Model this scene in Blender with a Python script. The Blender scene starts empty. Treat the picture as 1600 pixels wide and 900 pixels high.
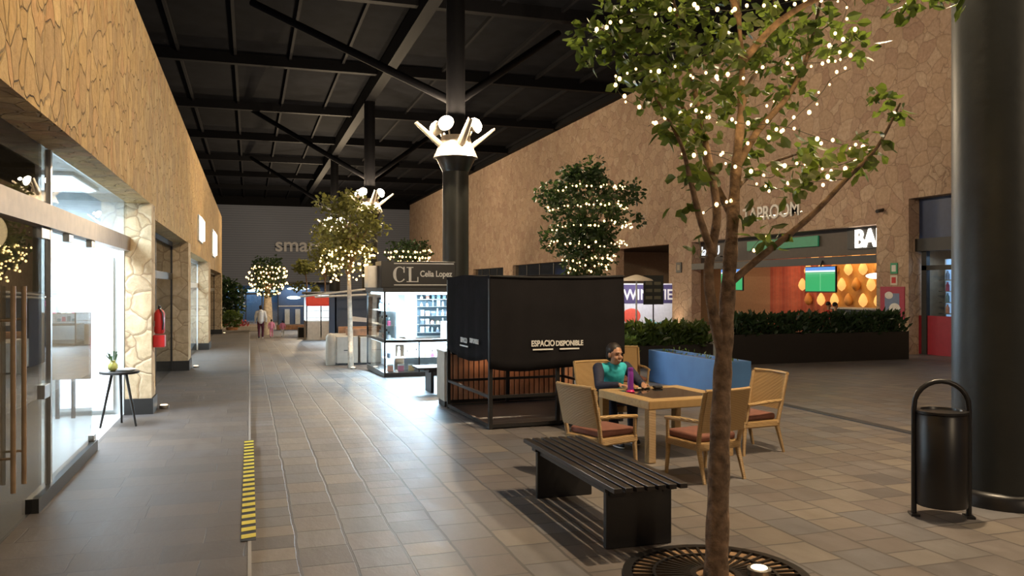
import bpy, bmesh, math, random
from mathutils import Vector, Matrix
R = random.Random(7)
PI = math.pi
sc = bpy.context.scene
C = sc.collection
# ---------------------------------------------------------------- camera, world, exposure
YAW = math.atan(410/1280)
cd = bpy.data.cameras.new('camera'); cam = bpy.data.objects.new('camera', cd); C.objects.link(cam)
cam.location = (0, 0, 1.95); cam.rotation_euler = (PI/2, 0, -YAW)
cd.lens = 28.8; cd.sensor_width = 36; cd.shift_y = -3/1600; cd.clip_end = 400
sc.camera = cam
sc.view_settings.view_transform = 'Standard'; sc.view_settings.look = 'None'
sc.view_settings.exposure = 0.4; sc.view_settings.gamma = 1; sc.view_settings.use_curve_mapping = False
w = bpy.data.worlds.new('night'); sc.world = w; w.use_nodes = True
w.node_tree.nodes['Background'].inputs[0].default_value = (.6, .62, .78, 1)
w.node_tree.nodes['Background'].inputs[1].default_value = 0.085
WARM = (1, .77, .5)
LAMP_W = 620
def light(name, kind, loc, power, col, size=.15, rot=(0, 0, 0), sy=None, spot=None):
    l = bpy.data.lights.new(name, kind); l.energy = power; l.color = col
    if kind == 'AREA':
        l.size = size
        if sy: l.shape = 'RECTANGLE'; l.size_y = sy
    else: l.shadow_soft_size = size
    if spot: l.spot_size = spot; l.spot_blend = .8
    o = bpy.data.objects.new(name, l); o.location = loc; o.rotation_euler = rot; C.objects.link(o)
    return o
# ---------------------------------------------------------------- materials
def mat(name, col, rough=.6, metal=0, emis=None, es=0, noise=0, nscale=8, bump=0, bscale=40, spec=.5):
    m = bpy.data.materials.new(name); m.use_nodes = True
    nt = m.node_tree; b = nt.nodes['Principled BSDF']
    b.inputs['Base Color'].default_value = (*col, 1); b.inputs['Roughness'].default_value = rough
    b.inputs['Metallic'].default_value = metal; b.inputs['Specular IOR Level'].default_value = spec
    if emis: b.inputs['Emission Color'].default_value = (*emis, 1); b.inputs['Emission Strength'].default_value = es
    tc = nt.nodes.new('ShaderNodeTexCoord')
    n = nt.nodes.new('ShaderNodeTexNoise'); n.inputs['Scale'].default_value = nscale; n.inputs['Detail'].default_value = 5
    nt.links.new(tc.outputs['Object'], n.inputs['Vector'])
    r = nt.nodes.new('ShaderNodeValToRGB')
    k = noise or .08
    r.color_ramp.elements[0].position = .3; r.color_ramp.elements[1].position = .7
    r.color_ramp.elements[0].color = (*[c*(1-k) for c in col], 1); r.color_ramp.elements[1].color = (*[min(1, c*(1+k)) for c in col], 1)
    nt.links.new(n.outputs[0], r.inputs[0]); nt.links.new(r.outputs[0], b.inputs['Base Color'])
    if bump:
        n2 = nt.nodes.new('ShaderNodeTexNoise'); n2.inputs['Scale'].default_value = bscale; n2.inputs['Detail'].default_value = 4
        nt.links.new(tc.outputs['Object'], n2.inputs['Vector'])
        bp = nt.nodes.new('ShaderNodeBump'); bp.inputs['Strength'].default_value = bump; bp.inputs['Distance'].default_value = .02
        nt.links.new(n2.outputs[0], bp.inputs['Height']); nt.links.new(bp.outputs[0], b.inputs['Normal'])
    return m
def ramp(nt, fac, cols):
    r = nt.nodes.new('ShaderNodeValToRGB'); e = r.color_ramp.elements
    while len(e) < len(cols): e.new(.5)
    for i, (p, c) in enumerate(cols): e[i].position = p; e[i].color = (*c, 1)
    nt.links.new(fac, r.inputs[0]); return r.outputs[0]
def mixc(nt, fac, a, b, mode='MIX'):
    m = nt.nodes.new('ShaderNodeMix'); m.data_type = 'RGBA'; m.blend_type = mode
    for k, v in ((0, fac), (6, a), (7, b)):
        if isinstance(v, (int, float)): m.inputs[k].default_value = v
        elif isinstance(v, tuple): m.inputs[k].default_value = (*v, 1)
        else: nt.links.new(v, m.inputs[k])
    return m.outputs[2]
def stone(name, cols, mortar, scale, bump=.6, edge=.035, stretch=(1, 1, 1)):
    m = bpy.data.materials.new(name); m.use_nodes = True; nt = m.node_tree; b = nt.nodes['Principled BSDF']
    tc = nt.nodes.new('ShaderNodeTexCoord')
    mp = nt.nodes.new('ShaderNodeMapping'); mp.inputs['Scale'].default_value = stretch
    nt.links.new(tc.outputs['Object'], mp.inputs[0])
    nz = nt.nodes.new('ShaderNodeTexNoise'); nz.inputs['Scale'].default_value = 1.8; nz.inputs['Detail'].default_value = 3
    nt.links.new(mp.outputs[0], nz.inputs['Vector'])
    dv = nt.nodes.new('ShaderNodeVectorMath'); dv.operation = 'MULTIPLY_ADD'; dv.inputs[1].default_value = (.35, .35, .35)
    nt.links.new(nz.outputs[1], dv.inputs[0]); nt.links.new(mp.outputs[0], dv.inputs[2])
    v1 = nt.nodes.new('ShaderNodeTexVoronoi'); v1.inputs['Scale'].default_value = scale
    v2 = nt.nodes.new('ShaderNodeTexVoronoi'); v2.feature = 'DISTANCE_TO_EDGE'; v2.inputs['Scale'].default_value = scale
    nt.links.new(dv.outputs[0], v1.inputs['Vector']); nt.links.new(dv.outputs[0], v2.inputs['Vector'])
    sep = nt.nodes.new('ShaderNodeSeparateColor'); nt.links.new(v1.outputs['Color'], sep.inputs[0])
    base = ramp(nt, sep.outputs[0], [(i/(len(cols)-1), c) for i, c in enumerate(cols)])
    n2 = nt.nodes.new('ShaderNodeTexNoise'); n2.inputs['Scale'].default_value = 9; n2.inputs['Detail'].default_value = 8; n2.inputs['Roughness'].default_value = .65
    nt.links.new(mp.outputs[0], n2.inputs['Vector'])
    var = ramp(nt, n2.outputs[0], [(.3, (.68, .66, .62)), (.7, (1.0, 1.0, 1.0))])
    base = mixc(nt, 1.0, base, var, 'MULTIPLY')
    ed = ramp(nt, v2.outputs[0], [(0, (0, 0, 0)), (edge, (1, 1, 1))])
    col = mixc(nt, ed, mortar, base)
    nt.links.new(col, b.inputs['Base Color'])
    add = nt.nodes.new('ShaderNodeMath'); add.operation = 'MULTIPLY_ADD'; add.inputs[1].default_value = .7
    nt.links.new(n2.outputs[0], add.inputs[0])
    ed2 = ramp(nt, v2.outputs[0], [(0, (0, 0, 0)), (edge*3, (.5, .5, .5))]); nt.links.new(ed2, add.inputs[2])
    bp = nt.nodes.new('ShaderNodeBump'); bp.inputs['Strength'].default_value = bump; bp.inputs['Distance'].default_value = .06
    nt.links.new(add.outputs[0], bp.inputs['Height']); nt.links.new(bp.outputs[0], b.inputs['Normal'])
    b.inputs['Roughness'].default_value = .85; b.inputs['Specular IOR Level'].default_value = .25
    return m
def paver(name, cols, joint, bw, rh, rough=(.3, .6), swap=True, msz=.012):
    m = bpy.data.materials.new(name); m.use_nodes = True; nt = m.node_tree; b = nt.nodes['Principled BSDF']
    tc = nt.nodes.new('ShaderNodeTexCoord'); sp = nt.nodes.new('ShaderNodeSeparateXYZ'); cb = nt.nodes.new('ShaderNodeCombineXYZ')
    nz = nt.nodes.new('ShaderNodeTexNoise'); nz.inputs['Scale'].default_value = 1.3; nz.inputs['Detail'].default_value = 4
    nt.links.new(tc.outputs['Object'], nz.inputs['Vector'])
    dv = nt.nodes.new('ShaderNodeVectorMath'); dv.operation = 'MULTIPLY_ADD'; dv.inputs[1].default_value = (.06, .06, .0)
    nt.links.new(nz.outputs[1], dv.inputs[0]); nt.links.new(tc.outputs['Object'], dv.inputs[2])
    nt.links.new(dv.outputs[0], sp.inputs[0])
    nt.links.new(sp.outputs[1 if swap else 0], cb.inputs[0]); nt.links.new(sp.outputs[0 if swap else 1], cb.inputs[1])
    br = nt.nodes.new('ShaderNodeTexBrick'); nt.links.new(cb.outputs[0], br.inputs['Vector'])
    br.inputs['Scale'].default_value = 1; br.inputs['Brick Width'].default_value = bw; br.inputs['Row Height'].default_value = rh
    br.inputs['Mortar Size'].default_value = msz; br.inputs['Mortar Smooth'].default_value = .3
    br.offset = .37; br.squash = .7; br.squash_frequency = 3
    br.inputs['Color1'].default_value = (0, 0, 0, 1); br.inputs['Color2'].default_value = (1, 1, 1, 1); br.inputs['Mortar'].default_value = (.5, .5, .5, 1)
    base = ramp(nt, br.outputs['Color'], [(i/(len(cols)-1), c) for i, c in enumerate(cols)])
    n2 = nt.nodes.new('ShaderNodeTexNoise'); n2.inputs['Scale'].default_value = 6; n2.inputs['Detail'].default_value = 8; n2.inputs['Roughness'].default_value = .6
    mp = nt.nodes.new('ShaderNodeMapping'); mp.inputs['Scale'].default_value = (1, .45, 1); nt.links.new(tc.outputs['Object'], mp.inputs[0]); nt.links.new(mp.outputs[0], n2.inputs['Vector'])
    base = mixc(nt, 1.0, base, ramp(nt, n2.outputs[0], [(.3, (.72, .7, .68)), (.7, (1.0, 1.0, 1.0))]), 'MULTIPLY')
    col = mixc(nt, br.outputs['Fac'], base, joint)
    nt.links.new(col, b.inputs['Base Color'])
    rr = nt.nodes.new('ShaderNodeMapRange'); rr.inputs[3].default_value = rough[0]; rr.inputs[4].default_value = rough[1]
    nt.links.new(n2.outputs[0], rr.inputs[0]); nt.links.new(rr.outputs[0], b.inputs['Roughness'])
    ad = nt.nodes.new('ShaderNodeMath'); ad.operation = 'MULTIPLY_ADD'; ad.inputs[1].default_value = -.7
    nt.links.new(br.outputs['Fac'], ad.inputs[0]); nt.links.new(n2.outputs[0], ad.inputs[2])
    bp = nt.nodes.new('ShaderNodeBump'); bp.inputs['Strength'].default_value = .5; bp.inputs['Distance'].default_value = .012
    nt.links.new(ad.outputs[0], bp.inputs['Height']); nt.links.new(bp.outputs[0], b.inputs['Normal'])
    return m
def glass(name, tint=(.9, .95, .97), ior=1.5, rough=.0):
    m = bpy.data.materials.new(name); m.use_nodes = True; nt = m.node_tree
    for n in list(nt.nodes):
        if n.type == 'BSDF_PRINCIPLED': nt.nodes.remove(n)
    out = [n for n in nt.nodes if n.type == 'OUTPUT_MATERIAL'][0]
    ge = nt.nodes.new('ShaderNodeNewGeometry'); dt = nt.nodes.new('ShaderNodeVectorMath'); dt.operation = 'DOT_PRODUCT'
    nt.links.new(ge.outputs['Normal'], dt.inputs[0]); nt.links.new(ge.outputs['Incoming'], dt.inputs[1])
    def mth(op, a, b_=None):
        n = nt.nodes.new('ShaderNodeMath'); n.operation = op
        for k, v in ((0, a), (1, b_)):
            if v is None: continue
            if isinstance(v, (int, float)): n.inputs[k].default_value = v
            else: nt.links.new(v, n.inputs[k])
        return n.outputs[0]
    r0 = ((ior-1)/(ior+1))**2
    sch = mth('ADD', mth('MULTIPLY', mth('POWER', mth('SUBTRACT', 1.0, mth('ABSOLUTE', dt.outputs['Value'])), 5.0), 1-r0), r0)
    tr = nt.nodes.new('ShaderNodeBsdfTransparent'); tr.inputs[0].default_value = (*tint, 1)
    gl = nt.nodes.new('ShaderNodeBsdfGlossy'); gl.inputs['Roughness'].default_value = rough
    mx = nt.nodes.new('ShaderNodeMixShader')
    nt.links.new(sch, mx.inputs[0]); nt.links.new(tr.outputs[0], mx.inputs[1]); nt.links.new(gl.outputs[0], mx.inputs[2])
    nt.links.new(mx.outputs[0], out.inputs[0]); return m
def wave(name, c1, c2, scale, direction='X', rough=.6, dist=0, bump=.3):
    m = bpy.data.materials.new(name); m.use_nodes = True; nt = m.node_tree; b = nt.nodes['Principled BSDF']
    tc = nt.nodes.new('ShaderNodeTexCoord'); wv = nt.nodes.new('ShaderNodeTexWave'); wv.bands_direction = direction
    wv.inputs['Scale'].default_value = scale; wv.inputs['Distortion'].default_value = dist
    nt.links.new(tc.outputs['Object'], wv.inputs[0])
    nt.links.new(ramp(nt, wv.outputs[0], [(.2, c1), (.6, c2)]), b.inputs['Base Color'])
    bp = nt.nodes.new('ShaderNodeBump'); bp.inputs['Strength'].default_value = bump; bp.inputs['Distance'].default_value = .01
    nt.links.new(wv.outputs[0], bp.inputs['Height']); nt.links.new(bp.outputs[0], b.inputs['Normal'])
    b.inputs['Roughness'].default_value = rough; return m

M = {}
M['stoneL'] = stone('stone_veneer_ochre', [(.56, .37, .16), (.66, .45, .2), (.5, .34, .17), (.7, .5, .24), (.6, .36, .17)], (.52, .36, .18), 4.6, 1.0, .015, (1, 1.0, .75))
M['stoneR'] = stone('stone_veneer_pink', [(.45, .32, .23), (.54, .39, .28), (.42, .28, .21), (.56, .42, .31), (.48, .34, .25)], (.25, .17, .12), 1.9, .6, .025)
M['stoneP'] = stone('stone_block_pale', [(.6, .46, .29), (.68, .54, .36), (.52, .4, .26)], (.3, .2, .12), 3.0, .5, .03)
M['floor'] = paver('slate_pavers', [(.12, .11, .11), (.185, .16, .145), (.15, .147, .155), (.225, .195, .165), (.165, .14, .128), (.185, .18, .185)], (.085, .075, .07), .42, .37, (.38, .62))
M['walk'] = paver('slate_walkway', [(.1, .087, .078), (.125, .105, .09), (.11, .1, .098), (.14, .115, .095)], (.075, .065, .058), .8, .4, (.45, .7), False, .006)
M['roof'] = mat('roof_sheet', (.0075, .008, .0105), .95, spec=.05, noise=.3, nscale=1.2)
M['beam'] = mat('black_steel_roof', (.003, .003, .004), .7, spec=.08)
M['backwall'] = wave('far_siding', (.12, .135, .18), (.15, .17, .22), 1.1, 'Z', .8)
M['black'] = mat('black_powder_coat', (.012, .011, .011), .35)
M['blacksoft'] = mat('black_satin', (.02, .02, .02), .5)
M['column'] = mat('dark_column_paint', (.03, .032, .029), .42, spec=.35, noise=.15, nscale=2, bump=.1, bscale=12)
M['brown'] = mat('bronze_transom', (.2, .13, .075), .45, noise=.2)
M['white'] = mat('white_plaster', (.75, .8, .82), .6)
M['cream'] = mat('cream_laminate', (.62, .56, .47), .5)
M['tan'] = mat('tan_interior', (.3, .24, .17), .7)
M['glass'] = glass('clear_glass'); M['glassdark'] = glass('shop_glass', (.72, .75, .74), 1.75)
M['steel'] = mat('brushed_steel', (.6, .58, .55), .3, 1)
M['silver'] = mat('silver_painted_metal', (.36, .32, .27), .4, .3)
M['wood'] = mat('warm_wood', (.42, .2, .09), .45, noise=.4, nscale=5)
M['slat'] = mat('slatted_wood', (.33, .15, .075), .5, noise=.35, nscale=4)
M['benchslat'] = mat('dark_bench_slat', (.022, .018, .016), .33, noise=.25)
M['wicker'] = wave('honey_wicker', (.3, .18, .07), (.5, .32, .135), 34, 'Z', .5, 1.5, .6)
M['wickerx'] = wave('honey_wicker_top', (.34, .21, .085), (.54, .36, .16), 34, 'X', .5, 1.5, .5)
M['cushion'] = mat('rust_cushion', (.19, .075, .05), .85, noise=.15, bump=.2, bscale=150)
M['smoked'] = mat('smoked_table_glass', (.012, .009, .008), .06)
M['bark'] = mat('bark', (.19, .125, .08), .9, noise=.6, nscale=14, bump=1.0, bscale=24)
M['barkwhite'] = mat('limewashed_bark', (.6, .52, .42), .9, noise=.3, nscale=10, bump=.5)
def leafmat(name, c1, c2):
    m = mat(name, c1, .4, noise=.5, nscale=3); nt = m.node_tree; b = nt.nodes['Principled BSDF']
    out = [n for n in nt.nodes if n.type == 'OUTPUT_MATERIAL'][0]
    tl = nt.nodes.new('ShaderNodeBsdfTranslucent'); tl.inputs[0].default_value = (*c2, 1)
    mx = nt.nodes.new('ShaderNodeMixShader'); mx.inputs[0].default_value = .4
    nt.links.new(b.outputs[0], mx.inputs[1]); nt.links.new(tl.outputs[0], mx.inputs[2]); nt.links.new(mx.outputs[0], out.inputs[0]); return m
M['leaf'] = leafmat('ficus_leaf', (.045, .078, .022), (.15, .21, .03))
M['leafd'] = leafmat('dark_leaf', (.022, .045, .018), (.04, .075, .02))
M['leafy'] = leafmat('olive_leaf', (.15, .16, .05), (.22, .22, .06))
def emit(name, col, s): return mat(name, tuple(min(1, c*.5) for c in col), .5, emis=col, es=s)
M['bulb'] = emit('fairy_bulb', (1, .62, .23), 6)
M['wire'] = mat('thin_wire', (.03, .035, .02), .5)
M['flood'] = emit('flood_lens', (1, .88, .68), 16)
M['upl'] = emit('uplight_lens', (1, .72, .42), 4)
M['cool'] = emit('cool_tube', (.78, .9, 1), 6)
M['coolpanel'] = emit('cool_panel', (.8, .9, 1), 3.2)
M['signwhite'] = emit('sign_glow', (1, .9, .75), 5)
M['textwhite'] = mat('white_lettering', (.7, .68, .64), .5)
M['cover'] = mat('black_canvas_cover', (.01, .009, .01), .9, spec=.15, noise=.2, nscale=3, bump=.25, bscale=5)
M['bluep'] = mat('blue_panel', (.045, .12, .27), .6, noise=.15, nscale=2)
M['yellow'] = mat('yellow_tape', (.6, .5, .05), .5)
M['red'] = mat('red_paint', (.5, .02, .02), .35)
M['skin'] = mat('skin', (.42, .22, .13), .5); M['hair'] = mat('black_hair', (.02, .013, .009), .6)
M['teal'] = mat('teal_fleece', (.03, .42, .48), .8, noise=.15, bump=.2, bscale=30)
M['navy'] = mat('navy_cloth', (.015, .018, .04), .8, noise=.2, bump=.2, bscale=30)
M['maroon'] = mat('maroon_cloth', (.09, .015, .03), .8); M['offwhite'] = mat('white_jacket_cloth', (.7, .7, .68), .8, noise=.1)
M['pink'] = mat('pink_cloth', (.75, .28, .42), .8); M['shoe'] = mat('dark_shoe', (.02, .022, .03), .5); M['sole'] = mat('pale_sole', (.5, .48, .45), .6)
M['purple'] = mat('purple_plastic', (.2, .03, .3), .3); M['magenta'] = mat('magenta_plastic', (.6, .02, .15), .35)
M['brick'] = paver('red_brick', [(.45, .13, .07), (.55, .18, .1), (.38, .1, .06)], (.3, .2, .15), .25, .08, (.6, .9), True, .008)
M['green'] = mat('green_sign', (.03, .3, .15), .5)

# ---------------------------------------------------------------- mesh builder
class MB:
    def __init__(s): s.v = []; s.f = []
    def add(s, vs, fs):
        n = len(s.v); s.v += [tuple(v) for v in vs]; s.f += [tuple(i+n for i in f) for f in fs]; return s
    def box(s, x0, x1, y0, y1, z0, z1, mtx=None):
        vs = [Vector((x, y, z)) for x in (x0, x1) for y in (y0, y1) for z in (z0, z1)]
        if mtx: vs = [mtx @ v for v in vs]
        return s.add(vs, [(0, 1, 3, 2), (4, 6, 7, 5), (0, 4, 5, 1), (2, 3, 7, 6), (0, 2, 6, 4), (1, 5, 7, 3)])
    def rbox(s, x0, x1, y0, y1, z0, z1, r=.01, seg=2):
        bm = bmesh.new(); bmesh.ops.create_cube(bm, size=1)
        for v in bm.verts: v.co = Vector(((x0+x1)/2+v.co.x*(x1-x0), (y0+y1)/2+v.co.y*(y1-y0), (z0+z1)/2+v.co.z*(z1-z0)))
        bmesh.ops.bevel(bm, geom=bm.edges[:], offset=r, segments=seg, affect='EDGES', profile=.5)
        bm.verts.index_update()
        s.add([v.co.copy() for v in bm.verts], [[v.index for v in f.verts] for f in bm.faces]); bm.free(); return s
    def tube(s, pts, rs, n=8, cap=True):
        pts = [Vector(p) for p in pts]
        if not hasattr(rs, '__len__'): rs = [rs]*len(pts)
        base = len(s.v); prev = None
        for i, p in enumerate(pts):
            d = (pts[min(i+1, len(pts)-1)]-pts[max(i-1, 0)]).normalized()
            if prev is None: a = d.orthogonal().normalized()
            else:
                a = prev-d*prev.dot(d)
                a = a.normalized() if a.length > 1e-6 else d.orthogonal().normalized()
            prev = a; b = d.cross(a)
            for k in range(n):
                t = 2*PI*k/n; s.v.append(tuple(p+(a*math.cos(t)+b*math.sin(t))*rs[i]))
        for i in range(len(pts)-1):
            for k in range(n):
                a0 = base+i*n+k; a1 = base+i*n+(k+1) % n; s.f.append((a0, a1, a1+n, a0+n))
        if cap:
            s.f.append(tuple(base+k for k in reversed(range(n)))); s.f.append(tuple(base+(len(pts)-1)*n+k for k in range(n)))
        return s
    def lathe(s, prof, c=(0, 0, 0), n=24, mtx=None):
        base = len(s.v); c = Vector(c)
        for r, z in prof:
            for k in range(n):
                t = 2*PI*k/n; v = Vector((r*math.cos(t), r*math.sin(t), z))
                if mtx: v = mtx @ v
                s.v.append(tuple(v+c))
        for i in range(len(prof)-1):
            for k in range(n):
                a0 = base+i*n+k; a1 = base+i*n+(k+1) % n; s.f.append((a0, a1, a1+n, a0+n))
        s.f.append(tuple(base+k for k in reversed(range(n)))); s.f.append(tuple(base+(len(prof)-1)*n+k for k in range(n)))
        return s
    def ell(s, c, r, n=12, mtx=None):
        if not hasattr(r, '__len__'): r = (r, r, r)
        prof = [(math.sin(PI*i/n), -math.cos(PI*i/n)) for i in range(n+1)]
        prof[0] = (.01, -1); prof[-1] = (.01, 1)
        S = Matrix.Diagonal((*r, 1)); 
        if mtx: S = mtx @ S
        return s.lathe(prof, c, n*2 if n < 8 else 16, S)
    def cap(s, a, b, ra, rb, n=10):
        a = Vector(a); b = Vector(b); d = (b-a).normalized(); P = []; Q = []
        for t in (-1, -.7, -.3): P.append(a+d*ra*t); Q.append(ra*math.sqrt(max(0.0004, 1-t*t)))
        P.append(a); Q.append(ra); P.append(b); Q.append(rb)
        for t in (.3, .7, 1): P.append(b+d*rb*t); Q.append(rb*math.sqrt(max(0.0004, 1-t*t)))
        return s.tube(P, Q, n)
    def prism(s, poly, y0, y1):   # poly in x,z extruded on y
        n = len(poly); vs = [(x, y0, z) for x, z in poly]+[(x, y1, z) for x, z in poly]
        fs = [tuple(range(n)), tuple(reversed(range(n, 2*n)))]+[(i, i+n, (i+1) % n+n, (i+1) % n) for i in range(n)]
        return s.add(vs, fs)
def mesh(mb, name, m, smooth=False):
    me = bpy.data.meshes.new(name); me.from_pydata(mb.v, [], mb.f)
    bm = bmesh.new(); bm.from_mesh(me); bmesh.ops.recalc_face_normals(bm, faces=bm.faces[:]); bm.to_mesh(me); bm.free()
    me.materials.append(m)
    if smooth:
        me.polygons.foreach_set('use_smooth', [True]*len(me.polygons)); 
        try: me.set_sharp_from_angle(angle=math.radians(50))
        except Exception: pass
    me.update(); return me
def part(name, mb, m, parent=None, smooth=False, label=None):
    o = bpy.data.objects.new(name, mesh(mb, name, m, smooth)); C.objects.link(o)
    if parent: o.parent = parent
    if label: o['label'] = label
    return o
def tag(o, label, cat, group=None, kind=None):
    o['label'] = label; o['category'] = cat
    if group: o['group'] = group
    if kind: o['kind'] = kind
    return o
def thing(name, label, cat, loc=(0, 0, 0), rz=0, group=None, sc_=1):
    o = bpy.data.objects.new(name, None); C.objects.link(o); o.empty_display_size = .1
    o.location = loc; o.rotation_euler = (0, 0, rz); o.scale = (sc_,)*3
    return tag(o, label, cat, group)
def struct(name, mb, m, smooth=False, parent=None):
    o = part(name, mb, m, parent, smooth)
    if not parent: o['kind'] = 'structure'
    return o
def copy_tree(o, parent=None):
    c = o.copy(); C.objects.link(c)
    if parent: c.parent = parent
    for ch in list(o.children): copy_tree(ch, c)
    return c
def text(name, body, size, m, parent, loc, rot, depth=.01, bold=.0, sx=1):
    cu = bpy.data.curves.new(name, 'FONT'); cu.body = body; cu.size = size; cu.extrude = depth; cu.align_x = 'CENTER'; cu.offset = bold
    t = bpy.data.objects.new(name, cu); C.objects.link(t); bpy.context.view_layer.update()
    me = bpy.data.meshes.new_from_object(t); me.name = name; bpy.data.objects.remove(t)
    me.materials.clear(); me.materials.append(m)
    o = bpy.data.objects.new(name, me); C.objects.link(o); o.parent = parent; o.location = loc; o.rotation_euler = rot; o.scale = (sx, 1, 1)
    return o
def zf(Y): return 0 if Y < 12 else -(Y-12)*.025
WP = [(-8, .08), (13, .08), (20, -.01), (28.6, -.24), (42, -.46), (50, -.6)]
def zw(Y):
    for (a, za), (b, zb) in zip(WP, WP[1:]):
        if Y <= b: return za+(zb-za)*(max(Y, a)-a)/(b-a)
    return WP[-1][1]

# ================================================================ SETTING
XW, XG = -1.383, -1.70          # left wall face, glass line
XR = 19.9
def strip(xa, xb, prof, th=.25):
    m = MB(); n = len(prof)
    vs = []
    for y, z in prof: vs += [(xa, y, z), (xb, y, z), (xa, y, z-th), (xb, y, z-th)]
    fs = []
    for i in range(n-1):
        a = 4*i; b = a+4
        fs += [(a, a+1, b+1, b), (a+2, b+2, b+3, a+3), (a, b, b+2, a+2), (a+1, a+3, b+3, b+1)]
    fs += [(0, 2, 3, 1), (4*n-4, 4*n-3, 4*n-1, 4*n-2)]
    return m.add(vs, fs)
fl = strip(-9, 27, [(-8, 0), (12, 0), (110, zf(110))], .3)
struct('floor', fl, M['floor'])
struct('floor', strip(XG-.05, .0, WP, .5), M['walk'])
# metal nosing of the walkway edge
struct('trim_1', strip(-.012, .012, [(y, z+.004) for y, z in WP], .06), mat('edge_trim', (.3, .28, .26), .5))
# yellow / black hazard tape
ht = MB()
y = 6.35
tb = MB().box(-.06, .045, 6.3, 10.4, .0845, .087)
tp = thing('hazard_tape', 'yellow and black striped tape stuck along the edge of the left walkway', 'tape')
part('tape_base', tb, M['blacksoft'], tp)
while y < 10.25:
    ht.add([(-.06, y, .089), (.045, y+.03, .089), (.045, y+.13, .089), (-.06, y+.10, .089)], [(0, 1, 2, 3)]); y += .185
part('tape_stripe', ht, M['yellow'], tp, label='yellow slanted stripes')
# left wall
wl = MB(); TOP = 5.55
opens = [(.8, 13.05, 3.16), (13.5, 20.6, 2.97), (21.4, 30.5, 2.8), (32., 44.6, 2.6)]
yy = -6
for a, b, t in opens:
    wl.box(XG, XW, yy, a, -1, TOP); wl.box(XG, XW, a, b, t, TOP); yy = b
wl.box(XG, XW, yy, 45.3, -1, TOP)
struct('wall_left', wl, M['stoneL'])
# jamb facings with larger pale stones
jm = MB()
for y0, y1, t in [(13.03, 13.53, 3.16), (20.58, 21.42, 2.97), (30.48, 32.02, 2.8), (44.58, 45.32, 2.6)]:
    jm.box(XG-.02, XW+.015, y0, y1, zw(y0)-.1, t)
struct('wall_left', jm, M['stoneP'])
bb = MB()
for y0, y1 in [(13.0, 13.56), (20.55, 21.45), (30.45, 32.05), (44.55, 45.35)]:
    bb.box(XG-.03, XW+.04, y0, y1, zw(y0)-.2, zw(y0)+.23)
struct('baseboard_left', bb, M['blacksoft'])
# shop interiors behind the left wall
def room(y0, y1, m, mf, back=-6.5, top=3.3, z0=None):
    z0 = zw(y1) if z0 is None else z0
    struct('wall_left', MB().box(back-.1, back, y0, y1, z0, top), m)
    struct('wall_left', MB().box(back, XG-.06, y1-.1, y1, z0, top), m)
    struct('ceiling', MB().box(back, XG-.06, y0, y1, top, top+.1), M['white'] if m is M['white'] else M['blacksoft'])
    struct('floor', MB().box(back, XG-.05, y0, y1, z0-.1, zw(y0)+.0), mf)
M['shopfloor'] = mat('pale_shop_floor', (.6, .62, .62), .3); M['darkfloor'] = mat('brown_shop_floor', (.2, .16, .12), .4)
room(-1, 8.2, M['tan'], M['darkfloor'], top=3.4)
room(8.2, 13.3, M['white'], M['shopfloor'], back=-4.2, top=3.3)
room(13.3, 21, M['tan'], M['darkfloor'], back=-5, top=3.1)
room(21, 31.2, M['white'], M['shopfloor'], back=-4.5, top=3.0)
room(31.2, 45, M['tan'], M['darkfloor'], back=-5, top=2.9)
def ceiling_lamp(x, y, z, sx, sy, power, label, col=(.78, .9, 1)):
    t = thing('ceiling_light', label, 'light', (x, y, z))
    part('frame', MB().rbox(-sx/2-.03, sx/2+.03, -sy/2-.03, sy/2+.03, -.05, 0, .01), M['white'], t)
    part('diffuser', MB().box(-sx/2, sx/2, -sy/2, sy/2, -.058, -.051), M['coolpanel'], t)
    light('shop_lamp', 'AREA', (x, y, z-.08), power, col, sx, (0, 0, 0), sy)
ceiling_lamp(-2.5, 11.6, 3.3, 1.0, 1.6, 200, 'white ceiling panel light inside the bright white shop nearest')
ceiling_lamp(-2.6, 27, 3.0, .8, 4, 300, 'white ceiling panel light inside the second bright shop down the walkway')
light('shop_lamp', 'AREA', (-3, 17, 3.0), 90, (.7, .8, 1), 1)
light('shop_lamp', 'AREA', (-4, 4, 3.2), 70, (1, .85, .65), 1.5)
light('shop_lamp', 'AREA', (-3, 38, 2.8), 30, (1, .8, .6), 1)
# partition panel inside the bright shop (poster boards)
pn = thing('notice_board', 'brown board leaning on the white wall behind the nearest shop glass', 'panel', (-2.4, 12.95, .08))
part('board', MB().rbox(-.55, .25, -.03, 0, .55, 1.5, .01), M['brown'], pn); part('stand', MB().box(-.2, -.15, -.03, 0, 0, .55).box(0, .05, -.03, 0, 0, .55), M['blacksoft'], pn)
pn = thing('light_box', 'tall glowing white panel inside the nearest bright shop', 'light panel', (-2.25, 13.1, .15))
part('frame', MB().box(-.36, .36, 0, .06, 0, 2.25), M['white'], pn); part('diffuser', MB().box(-.32, .32, -.01, 0, .05, 2.2), M['coolpanel'], pn)
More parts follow.
